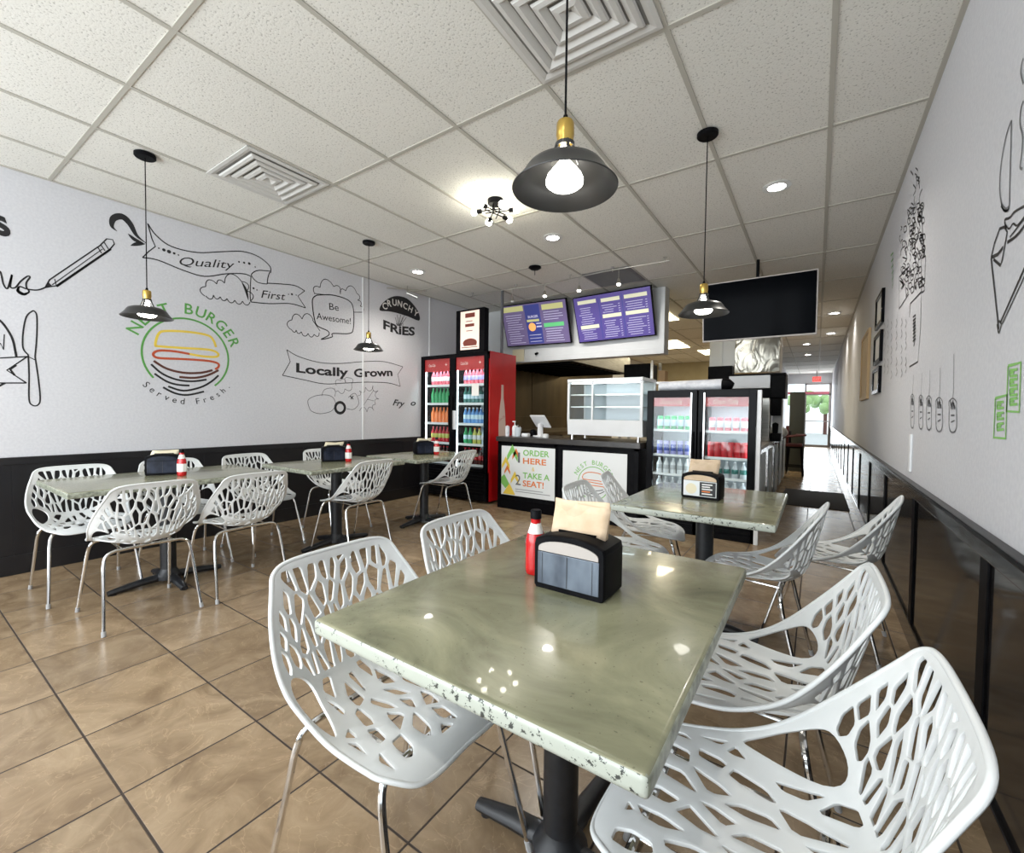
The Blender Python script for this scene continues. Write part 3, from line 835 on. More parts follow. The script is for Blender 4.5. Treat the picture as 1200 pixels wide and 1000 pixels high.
# downlights
DL = [(-.29, 3.86, 'recessed ceiling downlight right of the pendant in front of the television'), (-2.15, 3.80, 'recessed ceiling downlight behind the star lamp'),
      (-4.04, 3.84, 'recessed ceiling downlight near the left wall'), (.2, 9.05, 'nearest recessed downlight of the corridor ceiling'), (.2, 11.2, 'second recessed downlight of the corridor ceiling'),
      (-.25, 12.6, 'third recessed downlight of the corridor ceiling, left of the ceiling rail'), (-.25, 14.8, 'fourth and smallest recessed downlight along the corridor ceiling')]
for x, y, lb in DL:
    t = thing('downlight', lb, 'ceiling light', (x, y, CZ), 0, 'recessed downlights')
    b = BM(); lathe(b, [(.062, -.002), (.092, -.004), (.095, -.010), (.060, -.014), (.060, -.002)], 32); obj('trim_ring', b, M['offwhite'], t, smooth=True)
    b = BM(); lathe(b, [(0, -.010), (.060, -.010), (.060, -.002), (0, -.002)], 32); obj('lens', b, M['down'], t, smooth=True)
# square diffusers
def diffuser(x0, x1, y0, y1, label):
    cx, cy, w, l = (x0+x1)/2, (y0+y1)/2, (x1-x0)/2, (y1-y0)/2
    t = thing('air_diffuser', label, 'ceiling vent', (cx, cy, CZ), 0)
    b = BM(); bx(b, -w+.01, w-.01, -l+.01, l-.01, -.005, -.001); obj('backing', b, M['ventdark'], t)
    for i in range(5):
        k0 = 1-.195*i; k1 = k0-.172
        if i == 4: k1 = .02
        b = BM()
        def loop(k_, z): return [b.verts.new((sx*w*k_, sy*l*k_, z)) for sx, sy in ((-1, -1), (1, -1), (1, 1), (-1, 1))]
        Ls = [loop(k0, -.012), loop(k0-.02, -.022), loop((k0+k1)/2, -.026 if i else -.012), loop(k1, -.007)]
        if i == 0: Ls = [loop(1., -.004), loop(1., -.012), loop(.93, -.014), loop(.85, -.007)]
        for A_, B_ in zip(Ls, Ls[1:]):
            for j in range(4): b.faces.new((A_[j], A_[(j+1) % 4], B_[(j+1) % 4], B_[j]))
        o = obj('outer_frame' if i == 0 else 'louver', b, M['vent'], t)
        md = o.modifiers.new('s', 'SOLIDIFY'); md.thickness = .002
    return t
diffuser(-1.208, -.600, 1.425, 2.015, 'large square air diffuser at the top of the picture beside the foreground pendant')
diffuser(-3.665, -3.065, 1.425, 2.012, 'square air diffuser in the ceiling near the left wall')
b = BM(); bx(b, -2.42, -1.83, 5.0, 5.62, CZ-.012, CZ-.002, .002)
for i in range(14): bx(b, -2.39, -1.86, 5.05+.04*i, 5.06+.04*i, CZ-.018, CZ-.010)
tag(obj('return_grille', b, mat('grille_grey', (.16, .155, .15), .6)), 'grey slatted return air grille in the ceiling before the menu screens', 'ceiling vent')

# track lights on a wire rail
t = thing('track_light', 'thin metal rail with small glass spot heads before the menu screens', 'track light', (-2.6, 4.95, CZ))
rail = catmull([(-1.55, .0, -.05), (-1.0, -.05, -.055), (-.3, .03, -.05), (.5, -.04, -.05), (1.25, -.02, -.05)], 8)
b = BM(); tube(b, rail, .006, 8)
for x in (-1.5, -.75, .05, .6, 1.2): tube(b, [(x, 0, -.006), (x, 0, -.055)], .005, 8); lathe(b, [(0, 0), (.022, 0), (.022, -.006), (0, -.006)], 14, (x, 0, -.001))
obj('rail', b, M['steel'], t, smooth=True)
for i, x in enumerate((-.80, -.30, .18, .68)):
    b = BM(); tube(b, [(x, -.01, -.05), (x, -.01, -.15)], .0045, 8); lathe(b, [(0, -.145), (.012, -.15), (.024, -.19), (.026, -.21), (0, -.205)], 16, (x, -.01, 0))
    h_ = obj('spot_head', b, M['steel'], t, smooth=True)
    b = BM(); lathe(b, [(0, -.200), (.020, -.203), (.023, -.216), (.014, -.228), (0, -.230)], 14, (x, -.01, 0)); obj('spot_bulb', b, M['bulb'] if i else M['white'], h_, smooth=True)
b = BM(); lathe(b, [(0, 0), (.07, 0), (.075, -.012), (.05, -.03), (0, -.035)], 24, (-2.75, 4.45, CZ-.006)); tube(b, [(-2.75, 4.45, CZ-.04), (-2.75, 4.45, CZ-.10)], .004, 8)
tag(obj('ceiling_sensor', b, M['black'], smooth=True), 'small dark round canopy on the ceiling above the left menu screen', 'ceiling sensor')
b = BM(); tube(b, [(-4.62, 4.2, CZ-.006), (-4.62, 4.2, CZ-.10)], .006, 8); tube(b, [(-4.62, 4.2, CZ-.10), (-4.50, 4.28, CZ-.16)], .02, 12); tube(b, [(-4.8, 4.0, CZ-.05), (-4.45, 4.4, CZ-.05)], .008, 8)
tag(obj('wall_spot', b, M['steel'], smooth=True), 'small metal spotlight in the ceiling corner right of the fries sign', 'spotlight')

# ------------------------------------------------------------------ left wall drawings (vinyl)
GD = 'black line drawings on the left wall'
def wall_art(name, label, cat, bm, mats, group=GD): return tag(gobj(name, bm, mats), label, cat, group)
def LS(b, px, w=.010, mi=0, closed=False, smooth=5, k=0., taper=False): stroke(b, WL, [pxL(*p) for p in px], w, k, mi, closed, smooth, taper)
def cloud(b, pxs, w=.009, n=5, close=True):
    """scalloped outline through points"""
    for a, c in zip(pxs, pxs[1:]):
        A_, B_ = Vector(pxL(*a)), Vector(pxL(*c)); d = B_-A_; q = Vector((-d.y, d.x))
        pts = [A_+d*(i/n)+q*.48*math.sin(PI*i/n)**.7 for i in range(n+1)]
        stroke(b, WL, pts, w, 0, 0, False, 2)
K = [M['ink']]
b = BM(); text_fit(b, WL, 's', pxL(-3, 275), pxL(14, 276), .19, bold=.03, mi=0); wall_art('painted_letter', 'bold black letter s cut by the left picture edge', 'wall lettering', b, K, 'black lettering on the left wall')
b = BM()
LS(b, [(-6, 324), (0, 318), (4, 333), (9, 338), (14, 322), (12, 336), (18, 337), (24, 330), (32, 324), (35, 325), (31, 331), (31, 337), (34, 342), (28, 345), (21, 341), (23, 336), (32, 339), (44, 340), (53, 337)], .010)
LS(b, [(34, 342), (28, 345), (21, 341), (23, 336)], .022, taper=True)
wall_art('painted_script', 'black handwritten word ending in us, drawn by the pencil', 'wall lettering', b, K, 'black lettering on the left wall')
b = BM()
LS(b, [(53, 337), (58, 328), (117, 288), (125, 280), (132, 281), (134, 286), (129, 292), (66, 335), (53, 337)], .009, smooth=0)
LS(b, [(61, 334), (120, 292)], .006, smooth=0); LS(b, [(64, 327), (66, 335)], .006, smooth=0); LS(b, [(66, 336), (130, 292)], .014, smooth=0)
LS(b, [(114, 289), (119, 297)], .008, smooth=0); LS(b, [(118, 287), (123, 294)], .008, smooth=0); LS(b, [(122, 284), (127, 292)], .008, smooth=0)
fill(b, WL, [pxL(53, 337), pxL(57, 331), pxL(61, 335)])
wall_art('painted_pencil', 'line drawing of a slanted pencil on the left wall', 'wall drawing', b, K)
b = BM()
LS(b, [(137, 271), (131, 265), (133, 256), (143, 254), (152, 262), (160, 276), (171, 285)], .050, taper=True)
LS(b, [(150, 274), (158, 281), (168, 285)], .030, taper=True); LS(b, [(153, 288), (161, 286), (170, 286)], .030, taper=True)
wall_art('painted_flourish', 'bold black curl above the left pendant', 'wall drawing', b, K)
b = BM()
LS(b, [(173, 262), (183, 276), (201, 289), (231, 296), (262, 295), (285, 295), (303, 301), (316, 312), (317, 320)], .010)
LS(b, [(173, 262), (178, 280), (182, 289), (174, 295), (167, 302)], .009, smooth=0)
LS(b, [(167, 302), (185, 305), (215, 317), (240, 324), (265, 321), (285, 321), (294, 324)], .010)
LS(b, [(317, 318), (303, 317), (296, 320), (295, 324), (302, 331), (313, 333)], .009); LS(b, [(316, 319), (314, 325), (313, 333)], .009)
LS(b, [(294, 324), (293, 345), (294, 354)], .009); LS(b, [(313, 332), (330, 333), (346, 335), (357, 341)], .010); LS(b, [(357, 341), (349, 347), (358, 361)], .009, smooth=0)
LS(b, [(294, 354), (315, 356), (340, 356), (358, 361)], .010)
text_fit(b, WL, 'Quality', pxL(211, 311), pxL(276, 315), .075, shear=.35)
text_fit(b, WL, 'First', pxL(306, 349), pxL(335, 352), .080, shear=.3)
for p in ((186, 291, 1), (192, 293, 2), (198, 295, 2.4), (204, 297, 1.6), (209, 299, 1), (280, 307, 1.3), (286, 308, 1.6), (292, 309, 2), (299, 313, 1), (297, 338, 1.5), (301, 340, 1), (338, 345, 1), (342, 345, 1.8), (347, 346, 1)):
    disc(b, WL, *pxL(p[0], p[1]), .0065*p[2])
wall_art('painted_banner', 'flowing ribbon banner drawing reading Quality First', 'wall drawing', b, K)
b = BM(); cloud(b, [(240, 347), (241, 336), (254, 333), (263, 332), (283, 330), (289, 341), (293, 353)], .008, 8)
cloud(b, [(293, 354), (284, 353), (275, 352), (266, 350), (258, 348), (250, 346), (241, 347)], .008)
LS(b, [(283, 330), (288, 340), (291, 352)], .025, taper=True)
wall_art('painted_cloud', 'small cloud drawing below the Quality ribbon', 'wall drawing', b, K)
# cutlery emblem at the left edge
b = BM()
LS(b, [(39, 364), (31, 371), (27, 390), (27, 408), (33, 416)], .009); LS(b, [(39, 364), (43, 370), (43, 395), (41, 418)], .009)
LS(b, [(33, 416), (34, 440), (34, 468), (38, 475), (44, 475), (47, 468), (45, 445), (41, 418)], .009); LS(b, [(33, 418), (41, 422)], .006, smooth=0)
wall_art('painted_knife', 'line drawing of an upright table knife at the left picture edge', 'wall drawing', b, K)
b = BM()
LS(b, [(-6, 371), (4, 380), (14, 396), (18, 412), (19, 418)], .013); LS(b, [(-5, 420), (32, 418)], .009, smooth=0); LS(b, [(32, 418), (8, 434), (31, 449)], .009, smooth=0); LS(b, [(-5, 449), (31, 449)], .009, smooth=0)
LS(b, [(19, 428), (12, 433), (17, 440)], .013, smooth=0); LS(b, [(-4, 454), (6, 449)], .013, smooth=0); LS(b, [(0, 402), (4, 410), (5, 392)], .006, smooth=0)
wall_art('painted_plate', 'round plate drawing crossed by a ribbon, cut by the left picture edge', 'wall drawing', b, K)
# burger logo
b = BM()
cy_, cz_ = [sum(v)/2 for v in zip(pxL(166, 417), pxL(267.5, 415))]
c0 = Vector((cy_, (Vector(pxL(217, 375)).y+Vector(pxL(217, 459)).y)/2))
a_l = Vector(pxL(166, 415)); a_r = Vector(pxL(267.5, 422)); RR = (a_r.x-a_l.x)/2; c0.x = (a_r.x+a_l.x)/2
stroke(b, WL, [c0+Vector((math.cos(a), math.sin(a)))*RR for a in [math.radians(g) for g in range(-50, 222, 6)]], .016, 0, 1, False, 0)
text_arc(b, WL, 'NEST BURGER', c0, RR+.045, 153, 24, .095, 1, bold=.012)
text_arc(b, WL, 'Served Fresh.', c0, RR+.105, 222, 322, .055, 0, inward=True)
Lg = lambda px, mi, w=.020: LS(b, px, w, mi)
Lg([(253, 407), (250, 399), (243, 393), (220, 389), (195, 388), (186, 391), (182, 404), (187, 406), (215, 408), (245, 410), (255, 414), (254, 418), (240, 418), (222, 415)], 2)
Lg([(222, 415), (205, 412), (187, 411), (180, 414), (181, 418), (189, 420), (215, 421), (243, 423), (255, 426), (256, 430), (252, 433)], 3)
Lg([(180, 423), (195, 432), (215, 437), (235, 437), (249, 434)], 5); Lg([(210, 442), (228, 443), (243, 440), (256, 434)], 5)
Lg([(177, 427), (190, 438), (207, 445), (225, 447), (242, 445)], 0, .017); Lg([(181, 438), (195, 447), (208, 451), (222, 452)], 0, .017); Lg([(197, 453), (215, 458), (235, 454), (248, 447), (256, 440)], 0, .017); Lg([(191, 454), (205, 461), (220, 463), (239, 459)], 0, .017)
wall_art('burger_logo', 'round Nest Burger logo with a colourful line burger on the left wall', 'wall logo', b, [M['ink'], M['green'], M['yellow'], M['redink'], M['orange'], M['brown']], None)
# be awesome
b = BM()
LS(b, [(371, 346), (390, 346), (408, 352), (414, 362), (414, 385), (409, 391), (390, 391), (389, 395), (376, 398), (385, 393), (384, 388), (372, 382), (368, 372), (366, 352), (371, 346)], .012)
text_fit(b, WL, 'Be', pxL(386, 363), pxL(397, 364.5), .080); text_fit(b, WL, 'Awesome!', pxL(371, 374), pxL(411, 380), .075)
wall_art('speech_bubble', 'speech bubble drawing reading Be Awesome!', 'wall drawing', b, K)
b = BM(); cloud(b, [(369, 345), (375, 337), (391, 336), (399, 343)], .008, 8); LS(b, [(369, 344), (385, 346)], .007)
wall_art('painted_cloud', 'little cloud drawing above the speech bubble', 'wall drawing', b, K)
b = BM(); cloud(b, [(399, 345), (405, 341), (418, 344), (419, 352), (422, 359), (425, 366)], .008, 8); LS(b, [(415, 366), (425, 366)], .008)
wall_art('painted_cloud', 'cloud drawing at the upper right of the speech bubble', 'wall drawing', b, K)
b = BM(); cloud(b, [(342, 387), (342, 375), (354, 374), (367, 375)], .008, 8); cloud(b, [(374, 390), (368, 392), (361, 391), (353, 389), (347, 387), (342, 387)], .008); LS(b, [(366, 375), (375, 388)], .008)
wall_art('painted_cloud', 'cloud drawing at the lower left of the speech bubble', 'wall drawing', b, K)
# crunchy fries
b = BM()
arc = [(445, 364), (447, 357), (455, 350), (465, 347), (477, 350), (486, 359), (491, 368), (491, 376), (478, 371), (465, 367), (455, 365)]
fill(b, WL, [tuple(p) for p in catmull([Vector(pxL(*p)) for p in arc], 3, True)])
for ch, u, v, a, in (('C', 451.5, 362.5, 14), ('R', 456.5, 359.3, 8), ('U', 462.2, 358.2, 2), ('N', 468.2, 359.4, -6), ('C', 474.2, 361.8, -14), ('H', 480.0, 365.3, -20), ('Y', 486, 370.0, -28)):
    c_ = Vector(pxL(u, v)); vs, fs = text2d(ch, bold=.02); xm = (min(p[0] for p in vs)+max(p[0] for p in vs))/2; ca, sa = math.cos(math.radians(a)), math.sin(math.radians(a)); h_ = .12
    put_text(b, lambda x, y: WL.p(c_.x+((x-xm)*ca-y*sa)*h_, c_.y+((x-xm)*sa+y*ca)*h_, .0015), ch, 1, bold=.02)
text_fit(b, WL, 'FRiES', pxL(449, 385), pxL(486, 393), .115, bow=-.03, bold=.035)
for i in range(7): LS(b, [(466+.5*i, 382), (463+2.2*i, 372-(3 if i % 2 else 0))], .007, 0, smooth=0)
for i in range(5): LS(b, [(464+2*i, 379), (466+1.5*i, 382)], .008, 0, smooth=0)
wall_art('fries_sign', 'bold black half-round sign reading Crunchy Fries', 'wall lettering', b, [M['ink'], M['label']], 'black lettering on the left wall')
# locally grown
b = BM()
LS(b, [(336, 410), (350, 418), (375, 425), (400, 426), (425, 424), (450, 424), (472, 430)], .008); LS(b, [(336, 410), (340, 424), (331, 440)], .008, smooth=0)
LS(b, [(331, 440), (355, 445), (380, 450), (405, 449), (430, 448), (455, 449), (469, 453)], .008); LS(b, [(472, 430), (466, 439), (469, 453)], .008, smooth=0)
text_fit(b, WL, 'Locally', pxL(347, 436), pxL(408, 441), .100, bold=.030, bow=-.010); text_fit(b, WL, 'Grown', pxL(415, 442), pxL(460, 440.5), .100, bold=.030)
wall_art('painted_banner', 'ribbon drawing reading Locally Grown', 'wall drawing', b, K)
b = BM(); G_ = [M['inkgrey'], M['ink']]
LS(b, [(362, 477), (361, 469), (370, 464), (382, 463), (390, 466), (393, 474), (388, 482), (375, 485), (365, 482), (362, 477)], .007)
LS(b, [(377, 464), (380, 457), (389, 455), (393, 459), (392, 465)], .006)
LS(b, [(408, 466), (415, 461), (419, 466), (420, 474), (414, 480), (406, 479)], .007)
cloud(b, [(421, 482), (430, 483), (438, 481), (440, 474), (444, 468), (443, 458), (437, 452), (428, 454), (421, 458), (419, 464)], .006)
LS(b, [(424, 478), (432, 466), (438, 457)], .005); LS(b, [(430, 468), (438, 470)], .005)
cloud(b, [(394, 452), (399, 446), (405, 449), (409, 443), (412, 450), (404, 456), (396, 458), (392, 455)], .006)
cv = Vector(pxL(398.5, 478)); stroke(b, WL, [cv+Vector((math.cos(a), math.sin(a)))*.066 for a in [PI/9*i for i in range(18)]], .034, 0, 1, True, 0)
LS(b, [(410, 464), (414, 468)], .012, 1, smooth=0); LS(b, [(414, 464), (411, 468)], .012, 1, smooth=0)
wall_art('painted_vegetables', 'line drawing of a pile of vegetables under the Locally Grown ribbon', 'wall drawing', b, G_)
b = BM(); text_fit(b, WL, 'Fry', pxL(460, 475), pxL(474, 477), .085, shear=.35, bold=.02); text_fit(b, WL, 'o', pxL(481, 475), pxL(487, 476), .085, shear=.35, bold=.02)
wall_art('painted_script', 'small slanted black lettering reading Fry beside the drinks cooler', 'wall lettering', b, K, 'black lettering on the left wall')

ORD = ['first', 'second', 'third', 'fourth', 'fifth', 'sixth', 'seventh']
# ------------------------------------------------------------------ right wall drawings
def RS(b, px, w=.008, mi=0, closed=False, smooth=5, taper=False): stroke(b, WR, [pxR(*p) for p in px], w, 0, mi, closed, smooth, taper)
GRW = 'line drawings on the right wall'
b = BM(); RS(b, [(1186, 141), (1180, 158), (1174, 190), (1172, 220), (1175, 242), (1179, 247), (1183, 243), (1184, 215), (1186, 141)], .008)
RS(b, [(1174, 240), (1179, 246), (1183, 243)], .014)
tag(gobj('knife_drawing', b, [M['inkgrey']]), 'slender knife blade outline high on the right wall', 'wall drawing', GRW)
b = BM(); RS(b, [(1200, 68), (1198, 75), (1197, 85), (1200, 98)], .008); RS(b, [(1200, 118), (1197, 128), (1196, 145), (1199, 160), (1198, 180), (1196, 195), (1199, 198)], .008)
tag(gobj('painted_outline', b, [M['inkgrey']]), 'curly outline drawing cut by the right picture edge', 'wall drawing', GRW)
b = BM()
RS(b, [(1162, 302), (1171, 478 - 92)], .012, smooth=0); RS(b, [(1169, 380), (1171, 390), (1174, 380), (1171, 376)], .008); RS(b, [(1173, 378), (1204, 308)], .010, smooth=0); RS(b, [(1175, 380), (1204, 318)], .006, smooth=0)
RS(b, [(1162, 302), (1166, 285), (1172, 268), (1178, 266), (1181, 272), (1175, 305), (1173, 311), (1165, 304)], .010, smooth=0); RS(b, [(1162, 302), (1170, 298), (1176, 290)], .012, smooth=0)
RS(b, [(1180, 268), (1178, 258), (1184, 255), (1190, 248), (1204, 240)], .008); RS(b, [(1181, 284), (1192, 276), (1206, 258)], .010); RS(b, [(1184, 278), (1206, 250)], .006)
RS(b, [(1178, 262), (1183, 268), (1188, 262), (1193, 264), (1204, 250)], .006)
tag(gobj('painted_cone', b, [M['ink']]), 'drawing of a pointed funnel held up by a hand on the right wall', 'wall drawing', GRW)
b = BM()
for (u0, v0, u1, v1, rows) in ((1181, 426, 1197, 483, 4), (1166, 464, 1181, 514, 3)):
    sh = (3, 0)
    C_ = [(u0+1, v0+3), (u1, v0-1), (u1-2, v1), (u0-1, v1-1)]
    RS(b, C_+[C_[0]], .010, smooth=0)
    for r_ in range(rows):
        vv = v0+8+(v1-v0-12)*r_/rows
        for q in range(3): RS(b, [(u0+3, vv+q*3.5), (u1-4 if q != 1 else u0+8, vv-1+q*3.5)], .008, smooth=0)
        RS(b, [(u0+3, vv), (u0+3, vv+7)], .008, smooth=0)
tag(gobj('green_lettering', b, [M['limegreen']]), 'two green framed blocks of lettering on the right wall', 'wall lettering')
for i, (u, v0, v1, w_) in enumerate(((1117, 443, 507, 4.2), (1101, 449, 506, 3.6), (1089, 452, 504, 2.8), (1079.5, 455, 503, 2.3), (1069.5, 458, 502, 1.9))):
    b = BM(); m_ = v1-30
    RS(b, [(u-w_, m_), (u-w_, v1-6), (u, v1), (u+w_, v1-6), (u+w_, m_)], .008); RS(b, [(u-w_, m_), (u-w_*1.1, m_-6), (u, m_-10), (u+w_, m_-6), (u+w_, m_)], .006)
    RS(b, [(u, m_-10), (u+1, m_-24), (u+1.2, v0-28+10*(i > 0))], .005); RS(b, [(u-w_*.5, v1-20), (u+w_*.5, v1-20)], .008, smooth=0); RS(b, [(u-w_*.5, v1-12), (u+w_*.5, v1-14)], .006, smooth=0)
    RS(b, [(u-w_*.6, m_+2), (u, m_-5), (u+w_*.6, m_+2)], .010)
    for q in range(6): RS(b, [(u-w_*.7+w_*.25*q, m_-8+(q % 3)*3), (u-w_*.5+w_*.2*q, m_-1+(q % 2)*4)], .012, smooth=0)
    tag(gobj('painted_spoon', b, [M['inkgrey']]), 'hanging utensil drawing low on the right wall, %s of five from the right' % ORD[i], 'wall drawing', 'row of utensil drawings on the right wall')
rg = random.Random(3)
b = BM()
for (u0, v0, u1, v1, n_) in ((1066, 245, 1083, 345, 80), (1055, 250, 1066, 350, 34), (1070, 200, 1080, 245, 12)):
    for i in range(n_):
        u = rg.uniform(u0, u1); v = rg.uniform(v0, v1); r_ = rg.uniform(3, 14)
        if rg.random() < .5: RS(b, [(u, v), (u+rg.uniform(-2, 3), v-r_*.6), (u+rg.uniform(-3, 3), v-r_)], .009)
        else: RS(b, [(u, v), (u+2.5, v-3), (u+2, v-8), (u-1, v-6), (u, v)], .008)
RS(b, [(1076, 252), (1079, 240), (1081, 262), (1082, 290)], .012); RS(b, [(1085, 300), (1084, 330), (1080, 325), (1080, 303), (1085, 300)], .010, smooth=0)
tag(gobj('painted_sketch', b, [M['ink']]), 'dense tall cluster of black doodles on the right wall', 'wall drawing', GRW)
b = BM(); RS(b, [(1067, 356), (1080, 342), (1079, 385), (1076, 424), (1066, 430)], .010, smooth=0); RS(b, [(1067, 356), (1066, 372)], .010, smooth=0)
for i in range(8): RS(b, [(1070, 372+4*i), (1073.5, 369+4*i), (1071, 378+4*i)], .012, smooth=0)
RS(b, [(1054, 325), (1066, 312), (1065, 345), (1054, 362), (1054, 325)], .010, smooth=0)
tag(gobj('painted_menu_card', b, [M['ink']]), 'drawing of open menu cards on the right wall', 'wall drawing', GRW)
b = BM()
for i in range(6): RS(b, [(1044+i*.4, 300+i*7), (1047, 296+i*7), (1046, 303+i*7)], .014, smooth=0)
tag(gobj('green_doodle', b, [M['green']]), 'narrow green doodle near the far frames on the right wall', 'wall drawing', GRW)
b = BM()
for u in (1036, 1040, 1044, 1050, 1056, 1061):
    for i in range(5):
        v = 385+i*14+rg.uniform(-4, 4); RS(b, [(u, v), (u+1.5, v-5), (u+.5, v-10)], .010)
tag(gobj('painted_sketch', b, [M['inklight']]), 'faint grey doodles between the frames and the utensil drawings', 'wall drawing', GRW)
# frames
def frame(y0, y1, z0, z1, label, inner, fm='blackgloss'):
    t = thing('picture_frame', label, 'picture frame', (RX, (y0+y1)/2, z0))
    w_ = (y1-y0)/2; h_ = z1-z0; b = BM()
    for a in ((-w_, -w_+.035), (w_-.035, w_)): bx(b, -.025, 0, a[0], a[1], 0, h_, .003)
    for a in ((0, .035), (h_-.035, h_)): bx(b, -.0245, 0, -w_+.03, w_-.03, a[0], a[1], .003)
    obj('frame_border', b, M[fm], t)
    b = BM(); bx(b, -.012, -.002, -w_+.02, w_-.02, .02, h_-.02); obj('picture', b, M[inner], t)
frame(5.10, 5.62, 2.06, 2.36, 'small black frame, topmost of three on the right wall', 'label')
frame(5.12, 5.66, 1.72, 2.00, 'small black frame, middle of three on the right wall', 'label')
frame(5.14, 5.68, 1.44, 1.68, 'small black frame, lowest of three on the right wall', 'label')
frame(6.25, 7.20, 1.42, 2.20, 'tan poster board beyond the three small black frames', 'tanpic', 'tanpic')
b = BM(); bx(b, RX-.012, RX, 3.47, 3.53, .90, 1.12, .004); tag(obj('cable_cover', b, M['white']), 'short white vertical cable cover just above the right panelling', 'cable cover')


# ------------------------------------------------------------------ counter
t = thing('service_counter', 'black service counter carrying two white signs', 'counter', (-2.47, 4.62, 0))
X0, X1 = -.90, .935
b = BM(); bx(b, X0, X1, 0, .70, .0, .855)
obj('counter_body', b, M['black'], t)
b = BM(); bx(b, X0-.02, X1+.02, -.03, .74, .855, .915, .004); obj('worktop', b, M['wood'], t)
b = BM()
for x in (X0, -.08, X1-.05): bx(b, x, x+.05, -.012, .0, .0, .855, .002)
bx(b, X0, X1, -.010, 0, .0, .12, .002); bx(b, X0, X1, -.012, 0, .825, .855, .002); obj('face_frame', b, M['blackgloss'], t)
def sign_base(name, x0, x1, z0, z1, y, label, depth=.008):
    t = thing(name, label, 'sign', ((x0+x1)/2, y, z0)); w_ = (x1-x0)/2
    b = BM(); bx(b, -w_, w_, -depth, 0, 0, z1-z0, .001); obj('sign_board', b, M['signwhite'], t)
    return t, Plane((0, -depth, 0), (1, 0, 0), (0, 0, 1), .001), w_, z1-z0
t, pl, w_, h_ = sign_base('order_sign', -3.305, -2.53, .18, .80, 4.607, 'white sign reading Order here and Take a seat! on the counter front')
b = BM(); q = w_
def ST(s, x, z, wd, h, mi, bold=.02): text_fit(b, pl, s, (x, z), (x+wd, z), h, mi, .0006, bold=bold)
ST('ORDER', -.06, .515, .37, .070, 0); ST('HERE', -.06, .415, .33, .070, 1); ST('&', .07, .33, .04, .05, 2, 0); ST('TAKE A', -.06, .235, .38, .070, 0); ST('SEAT!', -.06, .135, .30, .072, 1)
ST('1', -.135, .42, .03, .13, 3, 0); ST('2', -.17, .14, .08, .13, 3, 0)
for i in range(2): rect(b, pl, -.17, .33-.1*i, .055+.028*i, .063+.028*i, .0004, 4)
def arrow(x, z, s, mi): fill(b, pl, [(x, z), (x+s*.5, z+s*.9), (x+s, z), (x+s, z-s*.45), (x+s*.5, z+s*.25), (x, z-s*.45)], .0005, mi)
arrow(-.30, .50, .16, 0); arrow(-.38, .38, .12, 5); arrow(-.22, .50, .11, 1); arrow(-.34, .30, .09, 1); arrow(-.24, .20, .12, 5); 
fill(b, pl, [(-.385, .14), (-.385, .22), (-.34, .26), (-.26, .14), (-.32, .08)], .0005, 0); fill(b, pl, [(-.36, .01), (-.17, .01), (-.26, .15)], .0006, 6)
gobj('sign_print', b, [M['limegreen'], M['orange'], M['yellow'], M['inkgrey'], M['inklight'], M['yellow'], M['yellow']], t)
t, pl, w_, h_ = sign_base('logo_sign', -2.425, -1.655, .17, .79, 4.607, 'white sign with the round Nest Burger logo on the counter front')
b = BM(); c_ = Vector((0, .27)); R_ = .185
stroke(b, pl, [c_+Vector((math.cos(a), math.sin(a)))*R_ for a in [math.radians(g) for g in range(-60, 245, 7)]], .009, .0003, 0, False, 0)
text_arc(b, pl, 'NEST BURGER', c_, R_+.025, 152, 28, .050, 0, .0003, bold=.008)
s_ = lambda pts, mi, ww=.009: stroke(b, pl, [c_+Vector(p)*.15 for p in pts], ww, .0004, mi)
s_([(.85, .35), (.75, .65), (.3, .8), (-.4, .8), (-.8, .6), (-.85, .3), (-.5, .25), (.5, .22), (.9, .12), (.8, .02), (.2, .05)], 1)
s_([(.2, .05), (-.6, .1), (-.95, 0), (-.8, -.12), (0, -.15), (.8, -.18), (.9, -.32)], 2)
s_([(-.9, -.25), (-.4, -.5), (.3, -.52), (.8, -.4)], 3); s_([(-.9, -.4), (-.3, -.75), (.4, -.75), (.9, -.5)], 3); s_([(-.6, -.85), (0, -1.0), (.5, -.9)], 3)
gobj('sign_print', b, [M['limegreen'], M['orange'], M['orange'], M['inkgrey']], t)

# things on the counter
CT = .915
t = thing('display_case', 'white refrigerated glass display case on the counter', 'display case', (-2.0, 4.72, CT))
b = BM(); bx(b, -.44, .46, 0.02, .46, .055, .235, .006); bx(b, -.44, .46, -.01, .48, .665, .705, .006)
bx(b, -.44, -.415, -.0, .02, .235, .665); bx(b, .43, .46, -.0, .02, .235, .665, .002); bx(b, -.44, -.42, .45, .48, .235, .665); bx(b, .43, .46, .45, .48, .235, .665); bx(b, -.135, -.115, 0, .02, .235, .665)
obj('case_frame', b, M['white'], t, smooth=True)
b = BM(); prism(b, [(-.0, .235), (.02, .235), (.02, .065), (.035, .055), (.02, .055)], 'x', -.44, .46); obj('front_apron', b, M['white'], t)
b = BM(); bx(b, -.415, .43, .004, .010, .235, .665); bx(b, .444, .450, .02, .45, .235, .665); bx(b, -.434, -.428, .02, .45, .235, .665); obj('glass_pane', b, M['glass'], t)
b = BM(); bx(b, -.415, .43, .44, .455, .235, .665); obj('rear_door', b, M['coolwhite'], t)
for z in (.38, .52):
    b = BM(); bx(b, -.415, .43, .04, .42, z, z+.006); bx(b, -.415, .43, .036, .042, z-.006, z+.010); obj('wire_shelf', b, M['steel'], t)
b = BM(); bx(b, -.40, .42, .03, .05, .650, .662); obj('light_strip', b, M['led'], t)
for x in (-.40, .40):
    for y in (.06, .42):
        b = BM(); lathe(b, [(0, 0), (.018, 0), (.014, .056), (0, .056)], 12, (x, y, 0)); obj('case_foot', b, M['chrome'], t, smooth=True)
